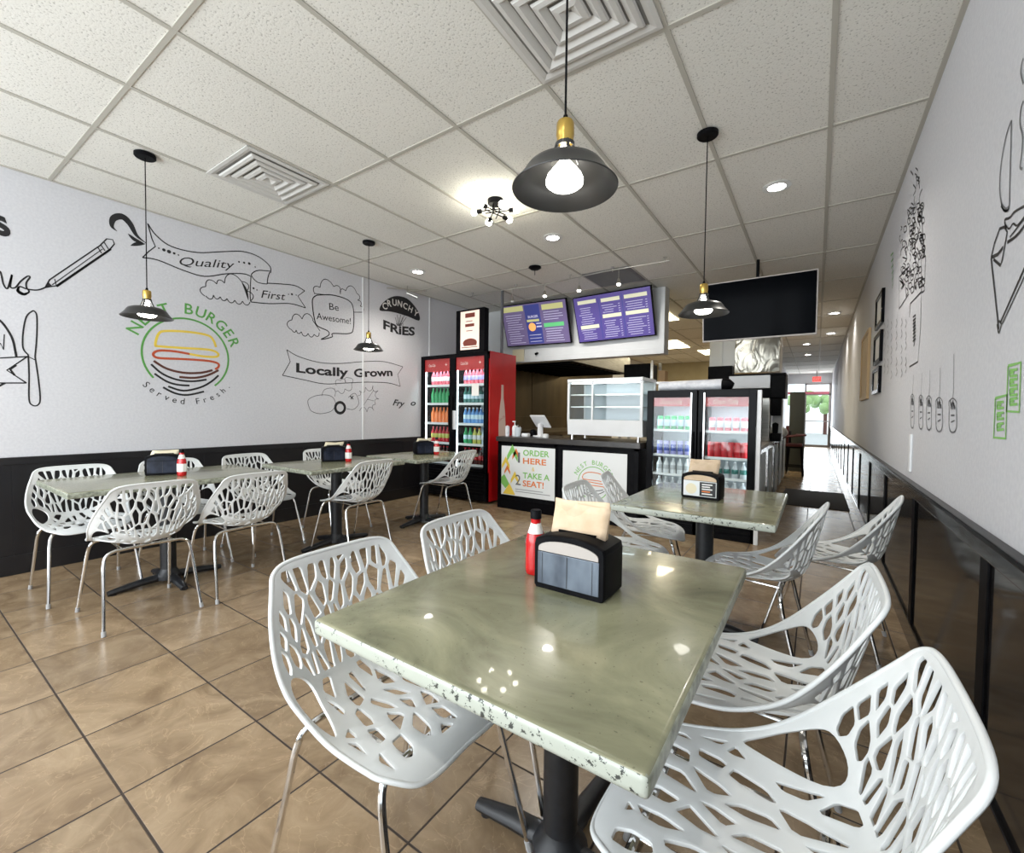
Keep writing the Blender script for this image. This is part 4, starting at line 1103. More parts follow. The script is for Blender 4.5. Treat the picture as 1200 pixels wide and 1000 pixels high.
t = thing('pos_terminal', 'white tilted touchscreen till on its stand on the counter', 'till', (-2.90, 4.86, CT), math.radians(-20))
b = BM(); bx(b, -.075, .075, -.05, .07, 0, .02, .006); prism(b, [(-.03, .02), (.03, .02), (.025, .17), (-.03, .17)], 'y', -.01, .03); obj('stand', b, M['white'], t, smooth=True)
b = BM(); bx(b, -.145, .145, -.008, .008, -.095, .095, .005); sc = obj('screen_housing', b, M['white'], t, smooth=True); sc.location = (0, .01, .20); sc.rotation_euler = (math.radians(38), 0, 0)
b = BM(); bx(b, -.13, .13, .0082, .0095, -.08, .08); obj('touch_screen', b, M['blackgloss'], sc)
t = thing('card_reader', 'small white card reader beside the till', 'card reader', (-3.07, 4.80, CT)); b = BM(); bx(b, -.045, .045, -.04, .04, 0, .045, .014); obj('reader_body', b, M['white'], t, smooth=True)
b = BM(); bx(b, -.028, .028, -.028, .018, .0445, .0462, .0); obj('reader_screen', b, M['inkgrey'], t)
t = thing('pump_bottle', 'white pump bottle on the counter beside the red cooler', 'pump bottle', (-3.27, 4.84, CT))
b = BM(); lathe(b, [(0, 0), (.032, 0), (.034, .01), (.034, .11), (.024, .135), (.012, .14), (0, .14)], 20); obj('bottle_body', b, M['white'], t, smooth=True)
b = BM(); tube(b, [(0, 0, .14), (0, 0, .19)], .006, 8); tube(b, [(.012, 0, .19), (-.035, 0, .188)], .008, 8); obj('pump', b, M['white'], t, smooth=True)
t = thing('straw_cup', 'pale grey cup standing between pump bottle and till', 'cup', (-3.19, 4.80, CT))
b = BM(); lathe(b, [(0, 0), (.034, 0), (.044, .115), (.041, .115), (.032, .004), (0, .004)], 24); obj('cup_body', b, M['coolwhite'], t, smooth=True)
b = BM()
for i in range(5): tube(b, [(.01*math.cos(i*1.3), .01*math.sin(i*1.3), .01), (.032*math.cos(i*1.3), .032*math.sin(i*1.3), .125+.006*i)], .003, 6)
obj('straw', b, M['white'], t, smooth=True)
b = BM(); lathe(b, [(0, 0), (.045, 0), (.05, .03), (.045, .07), (.03, .085), (0, .09)], 20, (-3.08, 5.0, CT)); tag(obj('tape_dispenser', b, M['black'], smooth=True), 'dark rounded gadget on the counter behind the grey cup', 'counter gadget')
for i, (x, h_, r_, mm, lb) in enumerate(((-3.345, .14, .028, 'bag', 'clear squat jar at the left end of the counter'), (-2.77, .05, .04, 'offwhite', 'low white puck right of the till'))):
    b = BM(); lathe(b, [(0, 0), (r_, 0), (r_*1.05, h_*.5), (r_, h_*.9), (0, h_)], 16, (x, 4.78, CT)); tag(obj('jar' if i == 0 else 'puck', b, M[mm], smooth=True), lb, 'jar' if i == 0 else 'small device')
b = BM(); bx(b, -2.62, -2.52, 4.95, 5.15, CT, CT+.03, .004); tag(obj('tray', b, M['darksteel']), 'low dark tray on the counter left of the display case', 'tray')

# ------------------------------------------------------------------ bottles
def bottle_mesh(kind, h, r, seg=12):
    b = BM()
    if kind == 'can': lathe(b, [(0, 0), (r*.85, 0), (r, .008), (r, h-.010), (r*.84, h), (0, h-.002)], seg)
    else: lathe(b, [(0, 0), (r*.9, 0), (r, .008), (r, h*.25), (r*.93, h*.36), (r, h*.48), (r, h*.62), (r*.42, h*.86), (r*.38, h*.93), (0, h*.93)], seg)
    return b
def make_bottle(name, kind, h, r, liquid, lab, cap):
    t = thing(name, 'x', 'bottle' if kind != 'can' else 'can')
    obj('bottle_body' if kind != 'can' else 'can_body', bottle_mesh(kind, h, r), liquid, t, smooth=True)
    b = BM()
    if kind == 'can': lathe(b, [(r*1.005, h*.3), (r*1.02, h*.31), (r*1.02, h*.75), (r*1.005, h*.76)], 12)
    else: lathe(b, [(r*1.005, h*.30), (r*1.02, h*.305), (r*1.02, h*.56), (r*1.005, h*.565)], 12)
    obj('wrap_label', b, lab, t, smooth=True)
    if kind != 'can':
        b = BM(); lathe(b, [(0, h*.92), (r*.45, h*.92), (r*.45, h), (0, h)], 10); obj('bottle_cap', b, cap, t, smooth=True)
    return t
def bm_(n, c, r=.15): return mat('drink_'+n, c, r)
LQ = {'cola': bm_('cola', (.06, .008, .006)), 'green': bm_('green', (.02, .30, .10)), 'orange': bm_('orange', (.85, .22, .05)), 'blue': bm_('blue', (.10, .28, .60)), 'pink': bm_('pink', (.60, .12, .16)),
      'water': bm_('water', (.50, .66, .75)), 'red': bm_('red', (.50, .01, .02)), 'teal': bm_('teal', (.03, .16, .14)), 'lemon': bm_('lemon', (.55, .55, .12)), 'white': bm_('white', (.72, .74, .76)), 'silver': bm_('silver', (.45, .47, .50)), 'navy': bm_('navy', (.03, .06, .35)), 'lilac': bm_('lilac', (.38, .38, .70))}
protos = {}
ORD = ['first', 'second', 'third', 'fourth', 'fifth', 'sixth', 'seventh']
def place_row(x0, x1, y, z, n, key, label, group, kind='bottle', h=.23, r=.033, lab='label', cap='white'):
    for i in range(n):
        kk = (key, kind, h, r, lab, cap); x = x0+(x1-x0)*(i+.5)/n; L_ = '%s %s from the left %s' % (ORD[i], label[0], label[1])
        if kk not in protos:
            o = make_bottle('drink_can' if kind == 'can' else 'soda_bottle', kind, h, r, LQ[key], LQ[lab] if lab in LQ else M[lab], LQ[cap] if cap in LQ else M[cap])
            protos[kk] = o; o.location = (x, y, z); tag(o, L_, None, group)
        else: copy_thing(protos[kk], (x, y, z), 0, L_, group)

# ------------------------------------------------------------------ tall drinks cooler
FX0, FX1, FY, FH, FD = -4.79, -3.56, 4.62, 2.03, .66
t = thing('drinks_cooler', 'tall two-door drinks cooler with red side and black doors full of bottles', 'drinks cooler', ((FX0+FX1)/2, FY, 0))
W = (FX1-FX0)/2
b = BM(); bx(b, -W, -W+.03, .05, FD, .0, FH); bx(b, -W, W, FD-.03, FD, 0, FH); bx(b, -W, W, .05, FD, .03, .42); bx(b, -W, W, .05, FD, FH-.10, FH); bx(b, -.02, .02, .05, FD, .42, FH-.10)
obj('cabinet', b, M['black'], t)
b = BM(); bx(b, W-.03, W+.001, .05, FD+.001, .03, FH+.001, .003); sp_ = obj('side_panel', b, M['red'], t)
pl = Plane((W+.001, 0, 0), (0, 1, 0), (0, 0, 1), .001)
b = BM(); bc = .335
poly = [(bc-.075, .55), (bc+.075, .55), (bc+.08, .95), (bc+.082, 1.05), (bc+.07, 1.20), (bc+.05, 1.33), (bc+.030, 1.42), (bc+.026, 1.60), (bc-.026, 1.60), (bc-.030, 1.42), (bc-.05, 1.33), (bc-.07, 1.20), (bc-.082, 1.05), (bc-.08, .95)]
fill(b, pl, poly, 0, 0); text_fit(b, pl, 'Coca-Cola', (bc-.06, 1.10), (bc+.06, 1.16), .035, 1, .0006, shear=.3)
gobj('bottle_decal', b, [mat('decal_pink', (.72, .56, .50), .4), M['redink']], sp_)
b = BM(); bx(b, -W+.03, W-.03, FD-.04, FD-.03, .42, FH-.1); obj('liner', b, M['coolwhite'], t)
for s_i, (a0, a1) in enumerate(((-W+.03, -.02), (.02, W-.03))):
    for z in (.50, .78, 1.06, 1.34, 1.60):
        b = BM(); bx(b, a0, a1, .08, FD-.05, z-.012, z-.004); bx(b, a0, a1, .07, .078, z-.022, z+.012); obj('shelf', b, M['white'], t)
    b = BM(); bx(b, a0+.001, a0+.022, .058, .078, .44, FH-.14); obj('light_strip', b, M['led'], t)
    b = BM(); e0, e1 = a0-.025, a1+.018
    bx(b, e0, e0+.055, 0, .045, .42, FH-.01, .004); bx(b, e1-.050, e1, 0, .045, .42, FH-.01, .004); bx(b, e0, e1, 0.001, .044, FH-.06, FH-.01, .003); bx(b, e0, e1, .001, .044, .42, .47, .003)
    dr = obj('door', b, M['blackgloss'], t)
    b = BM(); bx(b, e0+.05, e1-.045, .02, .026, .465, FH-.055); obj('door_glass', b, M['glass'], dr)
    b = BM(); bx(b, e0+.05, e1-.045, .028, .034, FH-.235, FH-.06); hb = obj('header_banner', b, M['bannerred'], dr)
    pl = Plane((0, .0185, 0), (1, 0, 0), (0, 0, 1), .001); b = BM()
    text_fit(b, pl, 'Coca-Cola', (e0+.14, FH-.165), (e0+.27, FH-.165), .04, 0, 0, shear=.3); text_fit(b, pl, '+', (e1-.15, FH-.175), (e1-.11, FH-.175), .06, 0, 0)
    gobj('banner_print', b, [M['label']], hb)
    b = BM(); hx = e1-.028 if s_i == 0 else e0+.028; tube(b, [(hx, -.03, .95), (hx, -.035, 1.2), (hx, -.03, 1.45)], .010, 10); tube(b, [(hx, .003, .97), (hx, -.03, .97)], .007, 8); tube(b, [(hx, .003, 1.43), (hx, -.03, 1.43)], .007, 8); obj('handle', b, M['black'], dr, smooth=True)
b = BM(); bx(b, -W+.02, W-.035, .02, .05, .04, .40, .004)
for i in range(7): bx(b, -W+.06, W-.07, .012, .022, .08+.045*i, .10+.045*i)
obj('kick_grille', b, M['black'], t)
b = BM(); bx(b, .01, .075, -.003, .0, .98, 1.24); obj('sticker', b, M['white'], t)
b = BM(); bx(b, .34, .46, .012, .019, 1.44, 1.60); obj('paper_notice', b, M['label'], t)
cx_ = (FX0+FX1)/2
rows = [  # side, shelf z, key, label, n
 (0, 1.60, 'pink', ('cherry bottle', 'on the top shelf behind the left tall-cooler door'), 7, 'white', 'red'), (0, 1.34, 'green', ('green soda bottle', 'on the second shelf behind the left tall-cooler door'), 7, 'green', 'green'),
 (0, 1.06, 'orange', ('orange soda bottle', 'on the third shelf behind the left tall-cooler door'), 7, 'orange', 'orange'), (0, .78, 'red', ('red soda bottle', 'on the fourth shelf behind the left tall-cooler door'), 7, 'lemon', 'red'), (0, .50, 'cola', ('dark cola bottle', 'on the lowest shelf behind the left tall-cooler door'), 7, 'red', 'red'),
 (1, 1.60, 'pink', ('pink drink bottle', 'on the top shelf behind the right tall-cooler door'), 7, 'lilac', 'pink'), (1, 1.34, 'teal', ('dark teal bottle', 'on the second shelf behind the right tall-cooler door'), 7, 'water', 'teal'),
 (1, 1.06, 'blue', ('blue water bottle', 'on the third shelf behind the right tall-cooler door'), 7, 'water', 'white'), (1, .78, 'green', ('clear drink bottle', 'on the fourth shelf behind the right tall-cooler door'), 7, 'white', 'orange'), (1, .50, 'cola', ('dark cola bottle', 'on the lowest shelf behind the right tall-cooler door'), 7, 'red', 'red')]
for sd, z, key, lb, n_, lab, cap in rows:
    a0, a1 = ((FX0+.08, cx_-.04), (cx_+.09, FX1-.05))[sd]
    if sd == 1 and z == .78:
        place_row(a0, a0+.16, FY+.15, z-.004, 2, 'green', ('green bottle', 'on the fourth shelf behind the right tall-cooler door'), 'bottles on one shelf of the tall cooler', lab='water', cap='green')
        place_row(a0+.16, a0+.32, FY+.15, z-.004, 2, 'lemon', ('yellow bottle', 'on the fourth shelf behind the right tall-cooler door'), 'bottles on one shelf of the tall cooler', lab='white', cap='orange')
        place_row(a0+.32, a1, FY+.15, z-.004, 2, 'water', ('clear bottle', 'at the right of the fourth shelf, right tall-cooler door'), 'bottles on one shelf of the tall cooler', lab='white', cap='blue'); continue
    place_row(a0, a1, FY+.15, z-.004, n_, key, lb, 'bottles on one shelf of the tall cooler', lab=lab, cap=cap)
# portrait screen on the cooler
t = thing('portrait_screen', 'upright black-framed advertising screen standing on the tall cooler', 'display screen', (-3.95, 4.72, FH+.001))
b = BM(); bx(b, -.25, .25, 0, .10, 0, .60, .004); obj('screen_case', b, M['black'], t)
b = BM(); bx(b, -.165, .165, -.004, 0, .05, .575); s0 = obj('screen_panel', b, M['screenpale'], t)
pl = Plane((0, -.004, 0), (1, 0, 0), (0, 0, 1), .001); b = BM()
rect(b, pl, -.08, .09, .485, .545); rect(b, pl, -.08, .08, .36, .40); rect(b, pl, -.07, .05, .43, .44); rect(b, pl, -.06, .05, .30, .31)
fill(b, pl, [(-.12+.25*(.5-.5*math.cos(PI*i/10)), .14+.06*math.sin(PI*i/10)) for i in range(11)]+[(.12, .10), (-.10, .10)]); rect(b, pl, -.14, .14, .075, .085)
gobj('screen_picture', b, [M['screenbrown']], s0)
b = BM(); bx(b, .30, .33, .3, .33, 0, CZ-FH-.01); tag(obj('mast', b, M['inkgrey'], t))

# ------------------------------------------------------------------ pair of low coolers
def cooler(x0, x1, key, label, rows_):
    t = thing('glass_cooler', label, 'drinks cooler', ((x0+x1)/2, 4.70, 0), 0, 'low glass-door coolers beside the counter'); w = (x1-x0)/2; Hc = 1.47
    b = BM(); bx(b, -w, -w+.025, .04, .55, 0.0, Hc); bx(b, w-.025, w, .04, .55, 0.0, Hc); bx(b, -w, w, .53, .55, 0, Hc); bx(b, -w, w, .04, .55, Hc-.05, Hc); bx(b, -w, w, .04, .55, .0, .28)
    obj('cabinet', b, M['black'], t)
    b = BM(); bx(b, -w+.03, w-.03, .515, .528, .28, Hc-.05); obj('liner', b, M['coolwhite'], t)
    b = BM(); bx(b, -w, -w+.065, 0, .038, .26, Hc, .004); bx(b, w-.065, w, 0, .038, .26, Hc, .004); bx(b, -w, w, .001, .037, Hc-.075, Hc, .003); bx(b, -w, w, .001, .037, .26, .32, .003)
    dr = obj('door', b, M['blackgloss'], t)
    b = BM(); bx(b, w-.062, w-.050, -.004, .0, .30, Hc-.03) if key == 0 else bx(b, -w+.050, -w+.062, -.004, 0, .30, Hc-.03); obj('door_trim', b, M['chrome'], dr)
    b = BM(); bx(b, -w+.06, w-.06, .016, .021, .31, Hc-.07); obj('door_glass', b, M['glass'], dr)
    b = BM(); bx(b, -w+.065, w-.065, .024, .030, Hc-.165, Hc-.075); hb = obj('header_banner', b, M['bannerred'], dr)
    pl = Plane((0, .0145, 0), (1, 0, 0), (0, 0, 1), .001); b = BM(); text_fit(b, pl, 'Coca-Cola', (-.12, Hc-.14), (.10, Hc-.14), .045, 0, 0, shear=.3); gobj('banner_print', b, [M['label']], hb)
    b = BM(); hx = w-.03 if key == 0 else -w+.03; tube(b, [(hx, -.025, .75), (hx, -.03, .9), (hx, -.025, 1.05)], .009, 8); tube(b, [(hx, .002, .76), (hx, -.025, .76)], .006, 8); tube(b, [(hx, .002, 1.04), (hx, -.025, 1.04)], .006, 8); obj('handle', b, M['black'], dr, smooth=True)
    for z in (.42, .60, .80, 1.06):
        b = BM(); bx(b, -w+.03, w-.03, .06, .50, z-.010, z-.004); bx(b, -w+.03, w-.03, .052, .058, z-.016, z+.008); obj('shelf', b, M['white'], t)
    b = BM(); bx(b, -w+.03, -w+.05, .05, .065, .32, Hc-.10); bx(b, w-.05, w-.03, .05, .065, .32, Hc-.10); obj('light_strip', b, M['led'], t)
    b = BM()
    for i in range(5): bx(b, -w+.03, w-.03, .028, .042, .04+.045*i, .06+.045*i)
    obj('kick_grille', b, M['black'], t)
    for z, k_, lb, n_, kind, hh, rr, lab in rows_: place_row(x0+.08, x1-.07, 4.80, z-.004, n_, k_, lb, 'drinks on one shelf of a low cooler', kind=kind, h=hh, r=rr, lab=lab, cap='white')
    return t
cooler(-1.485, -.985, 0, 'low black glass-door cooler next to the counter, the left one of the pair', [
 (1.06, 'green', ('green can', 'on the top shelf of the left low cooler'), 5, 'can', .15, .030, 'water'), (.80, 'lilac', ('blue can', 'on the middle shelf of the left low cooler'), 5, 'can', .15, .030, 'navy'), (.60, 'white', ('white bottle', 'on the third shelf of the left low cooler'), 5, 'bottle', .17, .030, 'silver'), (.42, 'silver', ('silver bottle', 'on the lowest shelf of the left low cooler'), 5, 'bottle', .15, .03, 'white')])
cooler(-.975, -.465, 1, 'low black glass-door cooler beside the corridor, the right one of the pair', [
 (1.06, 'pink', ('pale pink can', 'on the top shelf of the right low cooler'), 5, 'can', .14, .030, 'white'), (.80, 'red', ('red can', 'on the middle shelf of the right low cooler'), 6, 'can', .16, .031, 'red'), (.60, 'silver', ('grey bottle', 'on the third shelf of the right low cooler'), 5, 'bottle', .17, .03, 'teal'), (.42, 'silver', ('grey bottle', 'on the lowest shelf of the right low cooler'), 5, 'bottle', .15, .03, 'silver')])
b = BM(); bx(b, -.462, -.425, 4.72, 4.76, 0, 1.46, .004); tag(obj('white_post', b, M['white']), 'slim white upright post right of the low coolers', 'post')
# rolls lying on the coolers
t = thing('wrapped_roll', 'long white plastic-wrapped bundle lying on top of the low coolers', 'wrapped bundle', (-1.1, 4.95, 1.471))
b = BM(); tube(b, [(-.33, 0, .055), (0, .01, .058), (.30, 0, .062)], [.05, .056, .058], 14); obj('bundle', b, M['bag'], t, smooth=True)
b = BM(); tube(b, [(.30, 0, .065), (.36, 0, .06), (.40, 0, .045)], [.062, .055, .030], 12); obj('bundle_end', b, M['black'], t, smooth=True)

# ------------------------------------------------------------------ big television
def screen(name, label, cx, cy, cz, w, h, tilt, roll, frame_m, lit, parts):
    t = thing(name, label, 'television', (cx, cy, cz)); t.rotation_euler = (math.radians(tilt), math.radians(roll), 0)
    b = BM(); bx(b, -w/2, w/2, 0, .045, -h/2, h/2, .005); obj('screen_case', b, frame_m, t)
    b = BM(); bx(b, -w/2+.014, w/2-.014, -.003, 0, -h/2+.018, h/2-.014); s0 = obj('screen_panel', b, lit, t)
    if parts: parts(s0, w, h)
    return t
tv = screen('television', 'big black wall-sized television hanging over the coolers', -.570, 5.50, 2.385, 1.10, .655, 6, 0, M['alu'], M['tvglass'], None)
b = BM(); tube(b, [(0, .05, .1), (0, .08, .52)], .016, 10); bx(b, -.2, .2, .045, .06, -.1, .2); obj('ceiling_mount', b, M['black'], tv)
def menuA(s0, w, h):
    pl = Plane((0, -.003, 0), (1, 0, 0), (0, 0, 1), .001); b = BM()
    rect(b, pl, -.15, .12, -h/2+.03, h/2-.03, 0, 0); rect(b, pl, -w/2+.03, -.17, h/2-.11, h/2-.03, .0004, 1)
    rect(b, pl, .16, w/2-.06, h/2-.13, h/2-.05, .0004, 1); rect(b, pl, .16, w/2-.08, -.06, .0, .0004, 3); disc(b, pl, -.05, -.04, .065, .0006, 4)
    rect(b, pl, -.13, .09, .04, .075, .0006, 1); text_fit(b, pl, 'BURGER', (-.10, .10), (.08, .10), .035, 2, .0006, bold=.03); rect(b, pl, .03, .12, -.05, -.03, .0006, 2); rect(b, pl, .03, .12, .0, .015, .0006, 2)
    rg = random.Random(4)
    for c0_, c1_ in ((-w/2+.06, -.18), (.16, w/2-.05)):
        z = h/2-.17
        while z > -h/2+.05:
            if not (c0_ > 0 and -.09 < z < .03): rect(b, pl, c0_+rg.uniform(0, .03), c1_-rg.uniform(.02, .12), z, z+.008, .0005, 2)
            z -= .036
    for i in range(3): rect(b, pl, -.12, .09, -h/2+.06+.05*i, -h/2+.068+.05*i, .0005, 2)
    gobj('menu_print', b, [M['menunavy'], M['menugold'], M['menutext'], M['menugreen'], M['menuorange']], s0)
def menuB(s0, w, h):
    pl = Plane((0, -.003, 0), (1, 0, 0), (0, 0, 1), .001); b = BM(); rg = random.Random(5)
    cols = [(-w/2+.07, -.21), (-.14, .13), (.19, w/2-.06)]
    for ci, (c0_, c1_) in enumerate(cols):
        for zt in ((h/2-.11, -.13) if ci == 0 else (h/2-.12, -.01)): rect(b, pl, c0_, c1_, zt, zt+.05, .0004, 1)
        z = h/2-.17
        while z > -h/2+.05:
            if not any(zt-.02 < z < zt+.07 for zt in ((-.13,) if ci == 0 else (-.01,))):
                rect(b, pl, c0_+rg.uniform(0, .04), c1_-rg.uniform(.04, .11), z, z+.007, .0005, 0)
                if ci: rect(b, pl, c1_-.03, c1_-.005, z, z+.007, .0005, 0)
            z -= .031
    for x in (-.175, .16): rect(b, pl, x-.006, x+.006, -h/2+.03, h/2-.04, .0003, 2)
    gobj('menu_print', b, [M['menutext'], M['menupale'], M['menunavy']], s0)
screen('menu_screen', 'left tilted purple menu screen with an orange burger in its middle', -3.610, 5.86, 2.585, 1.16, .655, 20, 1, M['black'], M['purpledark'], menuA)
screen('menu_screen', 'right tilted purple menu screen with pale column headings', -2.355, 5.86, 2.565, 1.12, .655, 20, -1, M['black'], M['purple'], menuB)
b = BM(); bx(b, -4.14, -3.92, BY-.035, BY-.021, 2.05, 2.25, .002); tag(obj('paper_note', b, M['cream']), 'cream paper note under the left menu screen', 'note')
b = BM(); tube(b, [(-3.68, BY-.001, 2.17), (-3.68, BY-.06, 2.15)], .018, 10); tag(obj('camera_eye', b, M['black'], smooth=True), 'tiny black sensor on the header under the left menu screen', 'sensor')

# ------------------------------------------------------------------ kitchen
t = thing('exhaust_hood', 'stainless exhaust hood above the cooking line on the left behind the counter', 'exhaust hood', (-4.0, 7.6, 2.05))
b = BM(); prism(b, [(-.78, 0), (.80, 0), (.80, .30), (.45, .86), (-.78, .86)], 'y', -1.25, 1.35); obj('hood_shell', b, M['steel'], t)
b = BM(); bx(b, -.76, .77, -1.22, 1.32, -.012, -.001)
for i in range(12): bx(b, -.7, .7, -1.15+.2*i, -1.13+.2*i, -.03, -.012)
obj('filter', b, M['black'], t)
t = thing('cooking_range', 'dark cooking range under the exhaust hood', 'range', (-4.2, 7.6, 0))
b = BM(); bx(b, -.56, .45, -1.2, 1.3, .1, .9, .01); bx(b, -.56, -.48, -1.2, 1.3, .9, 1.15)
for x in (-.5, .35):
    for y in (-1.1, 1.1): bx(b, x, x+.08, y, y+.08, 0, .1)
obj('range_body', b, M['darksteel'], t)
for i in range(6):
    b = BM(); tube(b, [(.45, -1.0+.4*i, .82), (.49, -1.0+.4*i, .82)], .02, 10); obj('control_knob', b, M['black'], t, smooth=True)
b = BM(); bx(b, -2.79, -2.33, 7.5, 7.9, 1.761, 2.08, .01); tag(obj('wall_oven', b, M['black']), 'black appliance box standing on the steel rack above the display case', 'appliance')
b = BM(); bx(b, -2.20, -2.09, 7.52, 7.7, 1.761, 1.95, .004); tag(obj('cardboard_box', b, M['cardb']), 'small cardboard box on the steel rack behind the display case', 'box')
b = BM(); bx(b, -2.85, -2.02, 7.45, 7.95, 1.72, 1.76)
for x in (-2.85, -2.31, -2.06):
    for y in (7.45, 7.91): bx(b, x, x+.04, y, y+.04, 0, 1.72 if x < -2.5 or x > -2.2 else 2.12)
tag(obj('steel_shelf', b, M['steel']), 'steel rack behind the display case carrying kitchen boxes', 'shelf')
# fluorescent panels of the kitchen
for i, (x0, x1, y0, y1) in enumerate(((-2.66, -2.06, 7.30, 8.28), (-3.3, -2.66, 10.5, 11.8), (-2.66, -2.06, 7.30+5.2, 8.28+5.2))):
    b = BM(); bx(b, x0+.02, x1-.02, y0, y1, CZ-.012, CZ-.0065)
    lb = ('nearest fluorescent ceiling panel of the kitchen, right of the menu screens', 'middle fluorescent ceiling panel of the kitchen', 'farthest fluorescent ceiling panel of the kitchen')[i]
    t = thing('fluorescent_panel', lb, 'ceiling light', ((x0+x1)/2, (y0+y1)/2, CZ)); o = obj('diffuser_lens', b, M['panel'], t); o.location = (-(x0+x1)/2, -(y0+y1)/2, -CZ)
b = BM(); bx(b, -1.9, -1.5, 15.16, 15.19, 2.15, 2.65); bx(b, -1.85, -1.55, 15.15, 15.16, 2.2, 2.6); tag(obj('notice_board', b, M['brown']), 'small dark framed notice on the beige kitchen wall', 'notice')
# steel box and column beyond the television
b = BM(); bx(b, -1.05, -.46, 7.5, 8.05, 1.86, CZ-.012, .006); tag(obj('vent_duct', b, M['ductsteel'], smooth=True), 'shiny steel vent box hanging behind the television', 'duct')
b = BM(); bx(b, -1.50, -1.12, 8.0, 8.2, 2.02, CZ-.012); bx(b, -1.33, -1.30, 7.985, 8.0, 2.02, CZ-.012); tag(obj('ceiling_column', b, M['offwhite']), 'cream boxed pipe column left of the steel vent box', 'column')
b = BM(); bx(b, -1.50, -1.14, 7.9, 8.15, 1.78, 2.019, .01); tag(obj('speaker_box', b, M['black']), 'small black box under the cream pipe column', 'box')
# drink machines beyond the coolers
t = thing('drink_dispenser', 'steel and black drink dispenser behind the right low cooler', 'drink dispenser', (-.72, 6.3, 0))
b = BM(); bx(b, -.26, .10, 0, .5, 0, .86, .01); obj('base_cabinet', b, M['black'], t)
b = BM(); bx(b, -.24, .24, .03, .47, .901, 1.44, .01); obj('dispenser_body', b, M['steel'], t)
b = BM(); bx(b, -.22, .24, -.01, .4, 1.56, 1.72, .005); obj('light_box', b, M['white'], t)
b = BM(); bx(b, .245, .40, .0, .5, 1.44, 1.72, .008); bx(b, -.22, .40, .02, .49, 1.725, 1.745); bx(b, -.22, .26, .05, .45, 1.44, 1.559); obj('top_unit', b, M['black'], t)
b = BM(); bx(b, .25, .36, .06, .30, 1.22, 1.44, .008); bx(b, .25, .36, .06, .3, .902, 1.0, .008); lathe(b, [(0, 1.0), (.03, 1.0), (.035, 1.12), (0, 1.14)], 14, (.30, .1, 0)); obj('nozzle_unit', b, M['black'], t, smooth=True)
b = BM(); bx(b, .25, .36, .31, .45, .902, 1.43, .01); obj('brewer', b, M['offwhite'], t)
# corridor side counter with glossy panels
t = thing('side_counter', 'low counter with glossy black and pale panels along the corridor', 'counter', (-.56, 7.2, 0))
b = BM(); bx(b, -.04, .08, -1.9, 3.2, 0.0, .86); obj('counter_body', b, M['wain'], t)
b = BM(); bx(b, -.06, .10, -1.92, 3.22, .861, .90, .006); obj('worktop', b, M['alu'], t)
for i in range(5):
    b = BM(); bx(b, .081, .088, -1.8+.98*i, -1.28+.98*i, .1, .80, .002); obj('pale_panel', b, M['coolwhite'], t)
# clutter at the far end of the side counter
b = BM(); bx(b, -.50, -.22, 11.6, 12.3, 0, 1.75, .02); tag(obj('tall_cabinet', b, M['darkgreen'], smooth=True), 'tall dark olive cabinet at the left of the corridor near the end door', 'cabinet')
t = thing('high_chair', 'dark maroon high chair with cushions standing at the left of the corridor', 'high chair', (-.36, 10.75, 0))
b = BM()
for sx in (-.14, .14):
    for sy in (-.16, .16): tube(b, [(sx*1.15, sy*1.15, 0), (sx*.85, sy*.85, .62)], .018, 8)
tube(b, [(-.15, .17, .2), (.15, .17, .2)], .012, 8); tube(b, [(-.15, -.17, .2), (.15, -.17, .2)], .012, 8); obj('frame', b, M['black'], t, smooth=True)
b = BM(); bx(b, -.14, .14, -.16, .16, .60, .66, .02); bx(b, -.15, -.10, -.16, .16, .66, 1.02, .02); obj('seat', b, M['maroon'], t, smooth=True)
b = BM(); bx(b, .02, .20, -.2, .2, .82, .85, .01); tube(b, [(-.12, -.19, .8), (.12, -.19, .83)], .018, 8); tube(b, [(-.12, .19, .8), (.12, .19, .83)], .018, 8); obj('tray', b, M['maroon'], t, smooth=True)
t = thing('high_chair', 'black stacked high chair behind the maroon one in the corridor', 'high chair', (-.36, 11.2, 0))
b = BM()
for sx in (-.13, .13):
    for sy in (-.15, .15): tube(b, [(sx*1.15, sy*1.15, 0), (sx*.85, sy*.85, .55)], .018, 8)
obj('frame', b, M['black'], t, smooth=True)
b = BM(); bx(b, -.13, .13, -.15, .15, .54, .60, .02); bx(b, -.13, -.08, -.15, .15, .60, .90, .02); obj('seat', b, M['black'], t, smooth=True)
b = BM(); bmesh.ops.create_uvsphere(b, u_segments=16, v_segments=10, radius=.075, matrix=Matrix.Translation((-.42, 7.75, .975))); tag(obj('white_ball', b, M['white'], smooth=True), 'small white rounded object on the side counter end', 'container')
b = BM(); bx(b, -.17, .10, 20.3, 20.34, 2.52, 2.71, .005); ex = tag(obj('exit_sign', b, M['exit']), 'red exit sign hanging before the end door', 'exit sign')
tag_ = Plane((0, 20.3, 0), (1, 0, 0), (0, 0, 1), .002); b = BM(); text_fit(b, tag_, 'EXIT', (-.13, 2.565), (.06, 2.565), .10, bold=.02); gobj('sign_letters', b, [M['label']], ex)
b = BM(); bx(b, -.05, -.02, 20.31, 20.33, 2.71, CZ-.007); obj('hanger', b, M['alu'], ex)

